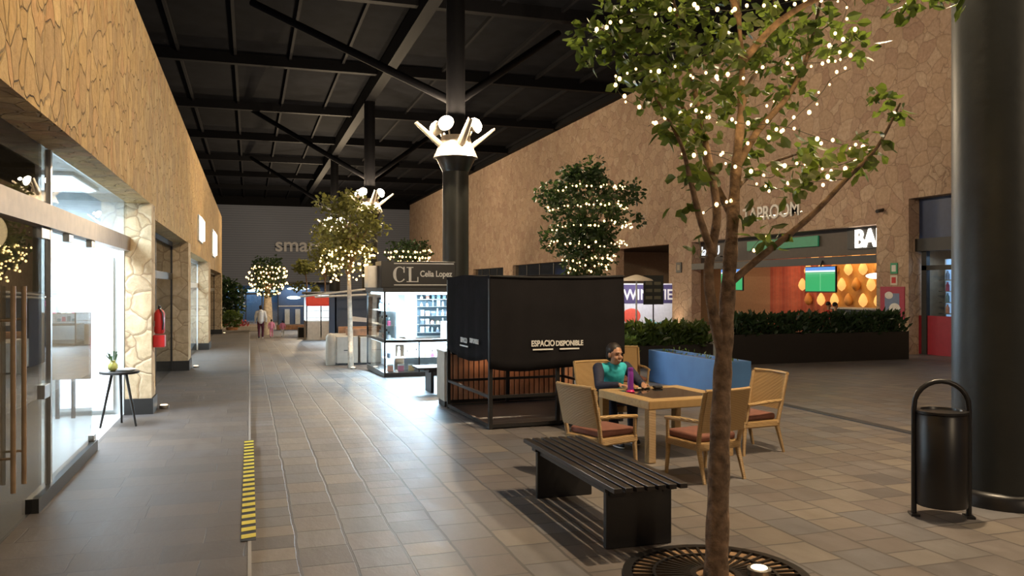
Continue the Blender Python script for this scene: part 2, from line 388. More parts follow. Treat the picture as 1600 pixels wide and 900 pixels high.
# glazing of the nearest shop
tr = struct('window_1', MB().box(XG-.09, XG+.05, .8, 13.03, 2.46, 2.66), M['brown'])
struct('window_pane', MB().box(XG-.012, XG, .8, 8.18, 2.66, 3.16), M['glassdark'], parent=tr)
struct('window_pane', MB().box(XG-.012, XG, 8.22, 13.03, 2.66, 3.16), M['glass'], parent=tr)
struct('window_frame', MB().box(XG-.03, XG+.02, 8.17, 8.23, .08, 3.16).box(XG-.03, XG+.01, .8, 5.3, .08, .13), M['steel'], parent=tr)
d1 = struct('door_1', MB().box(XG-.012, XG, 5.35, 8.15, .1, 2.44), M['glassdark'])
h1 = MB()
for yy in (6.75, 7.05):
    h1.tube([(XG+.07, yy, .45), (XG+.07, yy, 1.95)], .018, 10).tube([(XG-.01, yy, .7), (XG+.07, yy, .7)], .01, 6).tube([(XG-.01, yy, 1.7), (XG+.07, yy, 1.7)], .01, 6)
struct('door_handle', h1, M['brown'], True, d1)
struct('door_hinge', MB().rbox(XG-.03, XG+.02, 7.95, 8.15, .09, .16, .005).rbox(XG-.03, XG+.02, 7.85, 8.15, 2.36, 2.45, .005).rbox(XG-.03, XG+.02, 5.35, 5.6, .09, .16, .005).rbox(XG-.03, XG+.03, 7.9, 8.1, .98, 1.1, .005), M['steel'], False, d1)
w2 = struct('window_2', MB().box(XG-.012, XG, .8, 5.3, .12, 2.46), M['glassdark'])
w3 = struct('window_3', MB().box(XG-.012, XG, 8.24, 10.3, .2, 2.46), M['glass'])
struct('window_sill', MB().box(XG-.05, XG+.05, 7.6, 10.35, .08, .2), M['black'], parent=w3)
struct('window_frame', MB().rbox(XG-.03, XG+.03, 8.9, 9.1, 2.38, 2.46, .005).rbox(XG-.03, XG+.03, 10.1, 10.3, 2.38, 2.46, .005).rbox(XG-.03, XG+.03, 10.22, 10.36, .2, .27, .005), M['steel'], parent=w3)
for i, (a, b, t) in enumerate(opens[1:]):
    z0 = zw(b)
    fr = MB().box(XG-.06, XG-.01, a, b, t-.1, t).box(XG-.06, XG-.01, a, b, 2.1-i*.2, 2.25-i*.2)
    for q in (a+.03, (a+b)/2, b-.06): fr.box(XG-.06, XG-.01, q, q+.05, z0, t)
    wf = struct('window_%d' % (4+i), fr, M['blacksoft'] if i != 1 else M['white'])
    struct('window_pane', MB().box(XG-.04, XG-.03, a, b, z0, t), M['glassdark'] if i != 1 else M['glass'], parent=wf)
# right wall
wr = MB(); RT = 13.0; yy = -8
ropens = [(19.0, 20.9, 4.72), (22.3, 34.3, 4.02), (36.5, 42.7, 4.05), (50.4, 61.9, 3.6), (64.5, 74, 3.5)]
for a, b, t in ropens:
    wr.box(XR, XR+.5, yy, a, -3, RT); wr.box(XR, XR+.5, a, b, t, RT); yy = b
wr.box(XR, XR+.5, yy, 107, -3, RT)
struct('wall_right', wr, M['stoneR'])
# far wall with shop front openings beneath
struct('wall_back', MB().box(-9, 20.4, 106, 106.5, 2.0, RT).box(3.5, 20.4, 106, 106.5, -3, 2.0).box(-9, -3, 106, 106.5, -3, 2), M['backwall'])
struct('wall_back', MB().box(-9, 20.4, 105.8, 106.0, 11.9, 13.0), M['beam'])
struct('wall_left', MB().box(-9.3, -9, 45, 106, -3, RT), M['backwall'])
# roof
struct('ceiling', MB().box(-9.5, 20.4, -4, 107, 13.0, 13.2), M['roof'])
bx = MB()
for yb in [9.3, 19.8, 30.4, 40.9, 51.5, 62, 72.5, 83, 93.5]: bx.box(-9.3, XR, yb, yb+.35, 12.5, 13.0)
bx.box(XR-.4, XR, -4, 106, 12.5, 13.0)
struct('trim_2', bx, M['beam'])
bx = MB()
for k in range(12): x = -8.2+2.5*k; bx.box(x, x+.12, -4, 106, 12.82, 13.0)
struct('trim_3', bx, mat('purlin', (.006, .006, .008), .8, spec=.1))
struct('trim_4', MB().box(6.05, 6.55, -4, 106, 12.1, 12.9), M['beam'])

# ================================================================ COLUMNS WITH LAMPS
def col_z(Y): return zf(Y)-.02
def column(Y, label, X=6.3, power=LAMP_W, key=1.0):
    zc = col_z(Y)
    t = thing('steel_column', label, 'column', (X, Y, zc))
    part('shaft', MB().lathe([(.42, 0), (.42, 5.62-zc)], n=40), M['column'], t, True)
    part('base_ring', MB().lathe([(.47, 0), (.47, .12), (.43, .16)], n=40), M['black'], t, True)
    part('collar', MB().lathe([(.42, 5.6-zc), (.62, 6.02-zc), (.62, 6.1-zc)], n=40), M['black'], t, True)
    part('skirt', MB().lathe([(.72, 6.05-zc), (.7, 6.08-zc), (.52, 6.5-zc), (.46, 6.75-zc)], n=40), M['silver'], t, True)
    part('upper_shaft', MB().lathe([(.3, 6.7-zc), (.3, 12.2-zc)], n=24), M['beam'], t, True)
    for sx in (-1, 1):
        part('roof_strut', MB().tube([(.1*sx, .1, 7.9-zc), (6.2*sx, 7, 12.7-zc)], .14, 10), M['beam'], t, True)
    for k in range(4):                 # four flared reflector arms
        a = k*PI/2+.12; d = Vector((math.cos(a), math.sin(a), 0)); q = Vector((-d.y, d.x, 0))
        p0 = d*.5+Vector((0, 0, 6.5-zc)); p1 = d*1.32+Vector((0, 0, 7.12-zc)); m = MB()
        up = (p1-p0).normalized().cross(q).normalized()
        if up.z < 0: up = -up
        vs = []; NS = 6
        for (p, r) in ((p0, .15), (p1, .085)):
            for th in (0, .02):
                for j in range(NS+1):
                    an = PI*j/NS; vs.append(p+q*math.cos(an)*(r-th)-up*math.sin(an)*(r-th))
        fs = []; W = NS+1
        for j in range(NS):
            fs += [(j, j+1, j+1+2*W, j+2*W), (j+W, j+3*W, j+1+3*W, j+1+W), (j, j+W, j+W+1, j+1), (j+2*W, j+2*W+1, j+3*W+1, j+3*W)]
        fs += [(0, 2*W, 3*W, W), (NS, NS+W, NS+3*W, NS+2*W)]
        part('reflector_arm', m.add(vs, fs), M['silver'], t)
    for k in range(4):
        a = k*PI/2+PI/4+.1; d = Vector((math.cos(a), math.sin(a), 0)); c = d*.68+Vector((0, 0, 7.05-zc))
        m = Matrix.Rotation(a, 4, 'Z') @ Matrix.Rotation(PI/2-.35, 4, 'Y')
        fo = part('floodlight', MB().lathe([(.06, -.26), (.1, -.2), (.24, -.02), (.26, .0)], c, 20, m), M['silver'], t, True)
        part('lens', MB().lathe([(.25, .002), (.23, .09), (.14, .17), (.01, .2)], c, 20, m), M['flood'], fo, True)
        part('bracket', MB().tube([d*.4+Vector((0, 0, 6.6-zc)), d*.52+Vector((0, 0, 6.95-zc))], .03, 6), M['silver'], t)
        L = Vector((X, Y, zc))+c+d*.36+Vector((0, 0, .06))
        light('column_lamp', 'POINT', L, power*(key if k == 1 else 1), WARM, .06)
    return t
column(5.75, 'thick dark steel column beside the black bin at the right edge', X=6.55, power=LAMP_W*.55, key=4.2)
column(25.6, 'dark round column rising behind the lit kiosk, bright floodlights on its head')
column(45.4, 'second dark column down the hall, its floodlights above a small tree')
column(65., 'farthest column with small bright floodlights near the back wall', power=LAMP_W*1.6)
light('column_lamp', 'POINT', (6.3, 86, 6.5), 3500, WARM, .3)
light('column_lamp', 'POINT', (6.3, -10, 7), 1200, WARM, .3)

# wash lamps on stone walls (small uplights on the ground)
def uplight(x, y, z, label, power=12, group=None, tilt=(PI, 0, 0), spot=1.6):
    t = thing('ground_uplight', label, 'light', (x, y, z), 0, group)
    part('housing', MB().lathe([(.075, -.01), (.08, .03), (.06, .035)], n=16), M['steel'], t, True)
    part('lens', MB().lathe([(.058, .032), (.05, .042), (.01, .045)], n=16), M['upl'], t, True)
    light('uplight_lamp', 'SPOT', (x, y, z+.06), power, WARM, .03, tilt, spot=spot)
uplight(XW+.13, 13.62, .09, 'glowing ground uplight at foot of the stone pillar by the extinguisher', 14)
uplight(XW+.13, 21.5, zw(21.5)+.01, 'glowing ground uplight at foot of the second stone pillar', 14)
uplight(XW+.13, 45.0, zw(45)+.01, 'ground uplight at foot of the last pillar of the left wall', 14)
uplight(2.62, 22.0, zf(22)+.01, 'bright ground uplight at the foot of the white trunked tree', 30)
uplight(3.25, 4.72, .03, 'ground uplight under the iron grate of the nearest tree', 4, tilt=(PI-.12, .12, 0))
uplight(XR-.5, 35.5, zf(35.5), 'ground uplight at foot of the stone pier between dining fronts', 120)
uplight(XR-.5, 62.8, zf(63), 'ground uplight washing the far right stone wall', 150)

# ================================================================ LEFT WALL FITTINGS
ex = thing('fire_extinguisher', 'red fire extinguisher hung on the stone pillar over a red box', 'extinguisher', (XW+.1, 13.28, 1.1))
part('cylinder', MB().lathe([(.06, .14), (.075, .17), (.075, .44), (.05, .49), (.02, .51)], n=20), M['red'], ex, True)
part('valve', MB().box(-.02, .02, -.02, .02, .5, .55).box(-.01, .01, -.09, .03, .54, .56), M['black'], ex)
part('hose', MB().tube([(0, -.04, .52), (.05, -.09, .45), (.06, -.09, .3), (.05, -.08, .2)], .011, 8), M['black'], ex, True)
part('sign_box', MB().rbox(-.08, .08, -.1, .1, -.06, .12, .01), M['red'], ex)
part('wall_bracket', MB().box(-.1, -.06, -.05, .05, .25, .33), M['steel'], ex)
for y0, z0, z1, ln, lb in [(24.4, 3.22, 3.95, 1.9, 'glowing white shop sign high on the left wall, nearer one'), (33.4, 3.1, 4.15, 2.4, 'glowing white shop sign high on the left wall, farther one')]:
    t = thing('illuminated_sign', lb, 'sign', (XW, y0, z0))
    h = z1-z0
    part('backing', MB().rbox(.0, .05, 0, ln, 0, h, .01), M['white'], t)
    lm = MB()
    for k in range(4): 
        yk = ln*(.03+k*.245); lm.rbox(.05, .11, yk, yk+ln*.2, h*.08, h*.92, .03)
    part('letter_block', lm, M['signwhite'], t, label='row of glowing white characters')
# small table with bowl in open doorway
st = thing('side_table', 'small round black table with splayed legs in the bright shop doorway', 'table', (-1.66, 12.05, .08))
part('table_top', MB().lathe([(.24, .70), (.25, .71), (.25, .73), (.24, .735)], n=28), M['black'], st, True)
for k in range(3):
    a = k*2*PI/3-.5; part('leg', MB().tube([(.1*math.cos(a), .1*math.sin(a), .7), (.25*math.cos(a), .25*math.sin(a), 0)], [.02, .014], 8), M['black'], st, True)
va = thing('vase', 'small round yellow green vase on the little black doorway table', 'vase', (-1.74, 12.05, .815))
part('body', MB().lathe([(.03, 0), (.06, .03), (.065, .08), (.03, .12), (.035, .14)], n=18), mat('olive_glaze', (.35, .33, .08), .3), va, True)
lf = MB()
for k in range(14):
    a = R.uniform(0, 6.28); p = Vector((.03*math.cos(a), .03*math.sin(a), .13)); q = p+Vector((math.cos(a)*R.uniform(.02, .08), math.sin(a)*R.uniform(.02, .08), R.uniform(.06, .14)))
    n = (q-p).cross(Vector((0, 0, 1))).normalized()*.014; lf.add([p-n*.3, p+n*.3, q+n, q-n], [(0, 1, 2, 3)])
part('leaves', lf, M['leafd'], va)
tag(part('tray', MB().lathe([(.08, 0), (.11, .015), (.115, .03), (.105, .03), (.08, .012)], (-1.57, 12.0, .815), 20), M['white'], None, True), 'small pale tray beside the vase on the doorway table', 'tray')

# ================================================================ NEAR BENCHES
def bench(loc, rz, label):
    t = thing('slatted_bench', label, 'bench', loc, rz)
    for k in range(7):
        x = -.3+k*.0885; part('slat', MB().rbox(x, x+.062, -1.02, 1.02, .462, .5, .004), M['benchslat'], t)
    for yy in (-.8, .72):
        part('leg', MB().rbox(-.27, .27, yy-.02, yy+.04, 0, .43, .008), M['black'], t)
    part('crossbar', MB().box(-.29, .29, -.84, -.74, .43, .462), M['black'], t); part('crossbar', MB().box(-.29, .29, .7, .8, .43, .462), M['black'], t)
    part('apron', MB().box(-.25, -.19, -.84, .8, .40, .46), M['black'], t); part('apron', MB().box(.19, .25, -.84, .8, .40, .46), M['black'], t)
    return t
bench((2.78, 6.37, 0), 0, 'long black slatted bench in front of the wicker dining set')
bench((4.05, 15.6, zf(16)), PI/2, 'black slatted bench beyond the covered kiosk, only its end showing')

# ================================================================ WICKER TABLE AND CHAIRS
TZ = .69
tt = thing('wicker_table', 'square honey wicker dining table with a dark glass inset top', 'table', (4.68, 8.70, 0), math.radians(5))
S = .57
part('table_rim', MB().rbox(-S, S, -S, -S+.17, TZ-.1, TZ, .012).rbox(-S, S, S-.17, S, TZ-.1, TZ, .012).rbox(-S, -S+.17, -S+.16, S-.16, TZ-.1, TZ, .012).rbox(S-.17, S, -S+.16, S-.16, TZ-.1, TZ, .012), M['wickerx'], tt)
part('glass_inset', MB().rbox(-S+.16, S-.16, -S+.16, S-.16, TZ-.02, TZ-.005, .003), M['smoked'], tt, label='dark glass inset')
for sx in (-1, 1):
    for sy in (-1, 1):
        a, b = sx*S, sx*(S-.1); c, d = sy*S, sy*(S-.1)
        part('leg', MB().rbox(min(a, b)+.004, max(a, b)-.004, min(c, d)+.004, max(c, d)-.004, 0, TZ-.09, .008), M['wicker'], tt)
def make_chair(label, rust=False):
    t = thing('wicker_armchair', label, 'chair', group=None)   # faces +Y
    W_, D_, SH, H = .275, .27, .37, .92
    part('seat_frame', MB().rbox(-W_, W_, -D_, D_, SH-.06, SH+.02, .015), M['wicker'], t)
    part('cushion', MB().rbox(-W_+.03, W_-.03, -D_+.04, D_, SH+.02, SH+.095, .03, 3), M['cushion'], t, True, label='rust brown seat cushion')
    for sx in (-1, 1):
        part('leg', MB().tube([(sx*(W_-.025), D_-.03, SH-.05), (sx*(W_-.015), D_-.01, 0)], [.026, .018], 8), M['wicker'], t, True)
        part('leg', MB().tube([(sx*(W_-.025), -D_+.03, SH-.05), (sx*(W_-.015), -D_-.06, 0)], [.028, .018], 8), M['wicker'], t, True)
        part('back_post', MB().tube([(sx*(W_-.015), -D_+.03, SH-.02), (sx*(W_+.0), -D_-.02, .62), (sx*(W_+.005), -D_-.09, H-.01)], [.024, .022, .02], 8), M['wicker'], t, True)
        part('armrest', MB().tube([(sx*W_, -D_-.01, .61), (sx*(W_+.025), 0, .605), (sx*(W_+.02), D_-.04, .585)], [.02, .022, .02], 8), M['wickerx'], t, True)
        part('arm_post', MB().tube([(sx*(W_+.015), D_-.06, .59), (sx*(W_-.01), D_-.04, SH)], [.018, .018], 8), M['wicker'], t, True)
    bk = MB(); N = 10; vs = []
    for th in (0, -.03):
        for r_ in range(7):
            z = .50+(H-.50)*r_/6
            for k in range(N+1):
                u = -1+2*k/N
                vs.append((u*W_, -D_-.0-.1*((z-.5)/.42)-.035*(1-u*u)+th, z))
    fs = []; W = N+1; O = 7*W
    for r_ in range(6):
        for k in range(N):
            a = r_*W+k; fs += [(a, a+1, a+1+W, a+W), (a+O, a+W+O, a+1+W+O, a+1+O)]
    for k in range(N): fs += [(k, k+O, k+1+O, k+1), (6*W+k, 6*W+k+1, 6*W+k+1+O, 6*W+k+O)]
    for r_ in range(6): fs += [(r_*W, r_*W+W, r_*W+W+O, r_*W+O), (r_*W+N, r_*W+N+O, r_*W+N+W+O, r_*W+N+W)]
    part('backrest', bk.add(vs, fs), M['wicker'], t, True)
    rl = MB().tube([(-W_-.005, -D_-.105, H), (-W_/2, -D_-.14, H), (0, -D_-.15, H), (W_/2, -D_-.14, H), (W_+.005, -D_-.105, H)], .02, 8)
    part('top_rail', rl, M['wickerx'], t, True)
    return t
ch0 = make_chair('honey wicker armchair nearest the black bench, left side of the table')
specs = [((3.56, 8.0, 0), math.radians(-72), 'honey wicker armchair nearest the black bench, left side of the table'),
         ((4.45, 7.45, 0), math.radians(10), 'wicker armchair with its back to the camera, half behind the tree trunk'),
         ((5.62, 8.42, 0), math.radians(97), 'empty wicker armchair on the right side of the table, facing left'),
         ((4.5, 9.95, 0), math.radians(188), 'wicker armchair in which the man in the teal jacket sits'),
         ((6.0, 12.4, zf(12.4)), math.radians(170), 'wicker armchair standing alone behind the seated man, its back edge showing')]
for i, (l, r_, lb) in enumerate(specs):
    o = ch0 if i == 0 else copy_tree(ch0)
    o.location = l; o.rotation_euler = (0, 0, r_); o['label'] = lb; o['group'] = 'wicker armchairs at the square table'
# things on the table
bt = thing('sports_bottle', 'tall purple drinking bottle with a magenta base on the wicker table', 'bottle', (4.32, 8.86, TZ))
part('body', MB().lathe([(.034, .03), (.036, .05), (.036, .22), (.03, .25)], n=20), M['purple'], bt, True)
part('cap', MB().lathe([(.031, .25), (.033, .255), (.033, .285), (.02, .29)], n=20), M['purple'], bt, True)
part('base', MB().lathe([(.05, 0), (.052, .008), (.038, .02), (.036, .03)], n=20), M['magenta'], bt, True, label='magenta base ring')
tag(part('phone', MB().rbox(4.62, 4.70, 9.08, 9.23, TZ, TZ+.01, .004), M['black']), 'black phone lying on the far rim of the wicker table', 'phone')
pl = thing('sandwich_plate', 'small tan food tray on the far rim of the wicker table', 'food', (4.5, 9.1, TZ))
part('plate', MB().lathe([(.05, 0), (.075, .008), (.08, .014), (.06, .01)], n=18), M['cream'], pl, True)
part('food', MB().ell((0, 0, .025), (.045, .035, .02), 8), M['wood'], pl, True)
tag(part('wallet', MB().rbox(4.76, 4.86, 9.06, 9.16, TZ, TZ+.025, .008), M['blacksoft']), 'dark wallet at the right of the phone on the wicker table', 'wallet')

# ================================================================ PEOPLE
def remesh(o, vox, sm=4):
    r = o.modifiers.new('remesh', 'REMESH'); r.mode = 'VOXEL'; r.voxel_size = vox; r.use_smooth_shade = True
    if sm: s = o.modifiers.new('smooth', 'SMOOTH'); s.iterations = sm; s.factor = .5
def lerp(a, b, t): return Vector(a)*(1-t)+Vector(b)*t
def head_mb(m, c, fwd, up=Vector((0, 0, 1)), s=1.0):
    """head built around its centre; returns frame matrix"""
    fwd = Vector(fwd).normalized(); side = up.cross(fwd).normalized(); up2 = fwd.cross(side)
    F = Matrix((side, fwd, up2)).transposed().to_4x4(); c = Vector(c)
    P = lambda x, y, z: c+(F @ Vector((x, y, z)))*s
    m.ell(P(0, -.012, .03), (.078*s, .098*s, .095*s), 12, F)
    m.ell(P(0, .022, -.045), (.058*s, .066*s, .075*s), 12, F)
    m.ell(P(0, .052, -.088), (.028*s, .026*s, .022*s), 8, F)
    m.cap(P(0, .085, .015), P(0, .105, -.022), .010*s, .016*s)
    m.ell(P(0, .083, .03), (.05*s, .014*s, .012*s), 8, F)
    for sx in (-1, 1):
        m.ell(P(.078*sx, -.005, -.005), (.012*s, .02*s, .033*s), 8, F)
        m.ell(P(.038*sx, .068, -.03), (.024*s, .022*s, .022*s), 8, F)
        m.ell(P(.014*sx, .098, -.025), (.009*s, .009*s, .008*s), 6, F)
    m.ell(P(0, .087, -.057), (.026*s, .01*s, .007*s), 6, F)
    m.ell(P(0, .084, -.07), (.02*s, .01*s, .007*s), 6, F)
    return P, F
def hand(m, wrist, d, palm_n, s=1.0, curl=.5, mirror=1):
    wrist = Vector(wrist); d = Vector(d).normalized(); n = Vector(palm_n).normalized(); n = (n-d*n.dot(d)).normalized(); q = d.cross(n)*mirror
    pm = wrist+d*.05*s
    for t in (-1.2, -.4, .4, 1.2): m.cap(wrist+q*t*.010*s, wrist+d*.085*s+q*t*.021*s, .013*s, .012*s, 8)
    for k, (t, ln) in enumerate(((-1.5, .062), (-.5, .074), (.5, .078), (1.5, .070))):
        p = wrist+d*.088*s+q*t*.0185*s; a = 0
        for j in range(3):
            a += curl*.6; dd = (d*math.cos(a)+n*math.sin(a)).normalized(); p2 = p+dd*ln*s*(.45, .32, .26)[j]
            m.cap(p, p2, (.0092-.0008*j)*s, (.0085-.0008*j)*s, 8); p = p2
    p = wrist+d*.03*s+q*.03*s; p2 = p+(d*.6+q*.75+n*.25).normalized()*.042*s; p3 = p2+(d*.9+q*.2+n*.4).normalized()*.032*s
    m.cap(p, p2, .013*s, .011*s, 8); m.cap(p2, p3, .0105*s, .009*s, 8)
# seated man, chair rotated: faces (-Y, slightly +X); head turned to +X
man = thing('person', 'smiling person in a teal and navy jacket seated at the wicker table', 'person', (4.5, 9.8, 0), 0)
o_ = Vector((4.5, 9.8, 0))
def rel(x, y, z): return Vector((x, y, z))
hip = rel(-.02, .02, .53); chest = rel(-.04, -.14, .83); neck = rel(-.05, -.20, .955); head = rel(-.06, -.245, 1.075)
shL = rel(.14, -.15, .90); shR = rel(-.25, -.17, .90)
elL = rel(.25, -.36, .70); haL = rel(.16, -.60, .735)
elR = rel(-.33, -.36, .70); haR = rel(-.16, -.60, .735)
kL = rel(.1, -.42, .50); aL = rel(.02, -.58, .10); kR = rel(-.2, -.42, .50); aR = rel(-.27, -.72, .12)
hL = rel(.08, 0, .5); hR = rel(-.12, 0, .5)
b = MB()
P, F = head_mb(b, head, (.22, -.97, -.02), s=1.1)
b.cap(neck-Vector((0, -.02, .04)), head-Vector((0, -.01, .06)), .056, .052)
b.cap(hip, lerp(hip, chest, .5), .14, .13).cap(lerp(hip, chest, .5), chest, .13, .14).cap(shL, shR, .06, .06)
for s_, e_, h_, mr in ((shL, elL, haL, 1), (shR, elR, haR, -1)):
    b.cap(s_, e_, .05, .04).cap(e_, h_, .038, .026); hand(b, h_, (h_-e_)*.5+Vector((-mr*.05, -.12, -.03)), (0, 0, -1), .98, .35, mr)
for h_, k_, a_ in ((hL, kL, aL), (hR, kR, aR)): b.cap(h_, k_, .085, .06).cap(k_, a_, .056, .036).cap(a_, a_+Vector((0, -.14, -.05)), .036, .03)
bo = part('body', b, M['skin'], man, True); remesh(bo, .0075, 3)
j = MB()
j.cap(hip+Vector((0, 0, .05)), lerp(hip, chest, .55), .165, .158, 16).cap(lerp(hip, chest, .5), chest, .16, .155, 16).cap(lerp(chest, shL, .75), lerp(chest, shR, .75), .085, .085, 14)
j.cap(neck-Vector((0, 0, .075)), neck-Vector((0, -.0, .02)), .1, .07, 14)
jo = part('jacket', j, M['teal'], man, True); remesh(jo, .012, 6)
for s_, e_, h_ in ((shL, elL, haL), (shR, elR, haR)):
    j = MB().cap(s_+Vector((0, .01, 0)), lerp(s_, e_, .5), .078, .068, 12).cap(lerp(s_, e_, .5), e_, .068, .058, 12).cap(e_, lerp(e_, h_, .9), .056, .04, 12)
    so = part('sleeve', j, M['navy'], man, True, label='navy sleeve'); remesh(so, .012, 5)
j = MB().cap(hL, hR, .13, .13, 14)
for h_, k_, a_ in ((hL, kL, aL), (hR, kR, aR)): j.cap(h_, k_, .1, .078, 14).cap(k_, a_, .075, .055, 14)
tr_ = part('trousers', j, M['navy'], man, True); remesh(tr_, .012, 5)
def shoe(parent, a_, f, s=1.0, m='shoe'):
    f = Vector(f).normalized(); f.z = 0; side = Vector((-f.y, f.x, 0)); F_ = Matrix((side, f, Vector((0, 0, 1)))).transposed().to_4x4()
    g = Vector((a_.x, a_.y, 0)); g.z = a_.z-.1*s
    mm = MB().ell(g+f*.07*s+Vector((0, 0, .045*s)), (.043*s, .13*s, .04*s), 10, F_).ell(g+Vector((0, 0, .07*s)), (.04*s, .055*s, .055*s), 10, F_)
    so = part('shoe', mm, M[m], parent, True); 
    sm = MB().ell(g+f*.07*s+Vector((0, 0, .018*s)), (.046*s, .135*s, .018*s), 10, F_)
    part('sole', sm, M['sole'], so, True)
shoe(man, aL, (0, -1, 0)); shoe(man, aR+Vector((0, 0, -.02)), (.1, -1, 0))
hr = MB()
hr.ell(P(0, -.026, .05), (.096, .109, .101), 12, F).ell(P(0, -.055, -.01), (.09, .07, .085), 12, F)
ho = part('hair', hr, M['hair'], man, True)
for sx in (-1, 1):
    part('eye', MB().ell(P(.031*sx, .082, .006), (.012, .007, .0055), 8, F), M['hair'], man, True)
    part('eyebrow', MB().tube([P(.014*sx, .097, .028), P(.032*sx, .096, .033), P(.05*sx, .084, .026)], .0045, 6), M['hair'], man, True)
part('mouth', MB().tube([P(-.026, .086, -.055), P(-.013, .096, -.062), P(0, .099, -.064), P(.013, .096, -.062), P(.026, .086, -.055)], [.001, .003, .0035, .003, .001], 6), M['offwhite'], man, True, label='smiling teeth')
# walkers in the distance
def walker(x, y, s, jm_, tm, label, hat=None, away=True):
    t = thing('person', label, 'person', (x, y, zf(y)+.012), 0, None, s)
    V = Vector; f = V((0, 1, 0)) if away else V((0, -1, 0))
    hp, nk, hd = V((0, 0, .93)), V((0, .02, 1.47)), V((0, .03, 1.62))
    b = MB(); P2, F2 = head_mb(b, hd, f)
    b.cap(nk-V((0, 0, .05)), hd-V((0, 0, .05)), .055, .05).cap(hp, V((0, 0, 1.15)), .13, .12).cap(V((0, 0, 1.15)), V((0, 0, 1.35)), .125, .13)
    legs = [(V((.09, 0, .9)), V((.1, .12, .5)), V((.09, .17, .1))), (V((-.09, 0, .9)), V((-.09, .02, .5)), V((-.09, -.22, .14)))]
    arms = [(V((.19, 0, 1.4)), V((.26, -.08, 1.12)), V((.27, .0, .88))), (V((-.19, 0, 1.4)), V((-.26, .08, 1.13)), V((-.27, .16, .9)))]
    for a_, k_, e_ in legs: b.cap(a_, k_, .08, .055).cap(k_, e_, .052, .035).cap(e_, e_+f*.13-V((0, 0, .06)), .035, .03)
    for (a_, k_, e_), mr in zip(arms, (1, -1)): b.cap(a_, k_, .045, .038).cap(k_, e_, .036, .025); hand(b, e_, (e_-k_), (-mr, 0, 0), 1, .4, mr)
    remesh(part('body', b, M['skin'], t, True), .013, 2)
    j = MB().cap(V((0, 0, .93)), V((0, 0, 1.15)), .17, .165, 14).cap(V((0, 0, 1.15)), V((0, 0, 1.33)), .165, .165, 14).cap(V((-.15, 0, 1.4)), V((.15, 0, 1.4)), .085, .085, 12).ell(V((0, -.05, 1.46)), (.11, .09, .07), 10)
    for a_, k_, e_ in arms: j.cap(a_, k_, .075, .065, 12).cap(k_, lerp(k_, e_, .9), .062, .045, 12)
    remesh(part('jacket', j, jm_, t, True), .018, 4)
    j = MB().cap(V((-.07, 0, .88)), V((.07, 0, .88)), .12, .12, 12)
    for a_, k_, e_ in legs: j.cap(a_, k_, .095, .07, 12).cap(k_, e_, .068, .05, 12)
    remesh(part('trousers', j, tm, t, True), .018, 4)
    for i, (a_, k_, e_) in enumerate(legs): shoe(t, e_, f, 1.0, 'sole' if i == 0 else 'shoe')
    part('hair', MB().ell(P2(0, -.03, .045), (.088, .1, .095), 10, F2).ell(P2(0, -.05, -.01), (.08, .06, .08), 10, F2), M['hair'], t, True)
    return t
walker(.55, 44.4, 1.0, M['offwhite'], M['maroon'], 'person in a white jacket and dark maroon trousers walking away')
walker(1.12, 46.0, .57, M['pink'], M['pink'], 'small child in pink walking beside the white jacketed person')
walker(1.72, 46.6, .52, M['pink'], M['offwhite'], 'smallest child in pink clothes with pale trousers, farther right')

# ================================================================ COVERED KIOSK
ck = thing('covered_kiosk', 'display kiosk wrapped in a black canvas cover on a black steel frame', 'kiosk', (3.1, 10.66, 0), math.radians(2.5))
KW, KD = 2.03, 2.15
cv = MB(); vs = []; NX = 22
def ring_pts():
    pts = []
    for k in range(NX): pts.append((KW*k/NX, 0, 0))
    for k in range(12): pts.append((KW, KD*k/12, 1))
    for k in range(NX): pts.append((KW*(1-k/NX), KD, 2))
    for k in range(12): pts.append((0, KD*(1-k/12), 3))
    return pts
rp = ring_pts(); NR = len(rp); NZ = 10
for j_ in range(NZ+1):
    t_ = j_/NZ
    for (x, y_, sd) in rp:
        zt = 2.1-.012*math.sin(x*5)-.015*math.sin(y_*4)
        u = x/KW if sd in (0, 2) else y_/KD
        zb = .80+.10*abs(2*u-1)**3-.03*math.sin(u*7+sd) if sd in (0, 2) else .86+.12*abs(2*u-1)**2
        if sd == 0: zb = .79+.10*abs(2*u-.7)**2.5-.015*math.sin(u*9)
        z = zt+(zb-zt)*t_
        fold = .012*math.sin(x*19+t_*4)*t_+.02*math.sin(y_*13+2)*t_+.015*t_
        nx = (sd == 1)-(sd == 3); ny = (sd == 2)-(sd == 0)
        vs.append((x+nx*fold, y_+ny*fold, z))
fs = [(j_*NR+k, j_*NR+(k+1) % NR, (j_+1)*NR+(k+1) % NR, (j_+1)*NR+k) for j_ in range(NZ) for k in range(NR)]
fs.append(tuple(range(NR)))
co = part('canvas_cover', cv.add(vs, fs), M['cover'], ck, True)
sol = co.modifiers.new('thick', 'SOLIDIFY'); sol.thickness = .008; sol.offset = -1
part('top_hem', MB().tube([(-.01, -.015, 2.085), (KW*.3, -.02, 2.07), (KW*.7, -.02, 2.072), (KW+.01, -.015, 2.09)], .012, 6), M['blacksoft'], ck, True)
fr = MB()
for x in (.02, KW*.5, KW-.02):
    for y_ in (.04, KD-.04):
        part('post', MB().box(x-.025, x+.025, y_-.025, y_+.025, 0, 2.05), M['black'], ck)
for y_ in (.04, KD-.04): fr.box(0, KW, y_-.022, y_+.022, .02, .07).box(0, KW, y_-.02, y_+.02, .42, .46)
for x in (.02, KW-.02): fr.box(x-.02, x+.02, 0.04, KD-.04, .02, .07).box(x-.02, x+.02, 0.04, KD-.04, .42, .46)
part('bottom_frame', fr, M['black'], ck)
part('deck', MB().box(.05, KW-.05, .07, KD-.07, .03, .045), M['blacksoft'], ck)
RX = (PI/2, 0, 0)
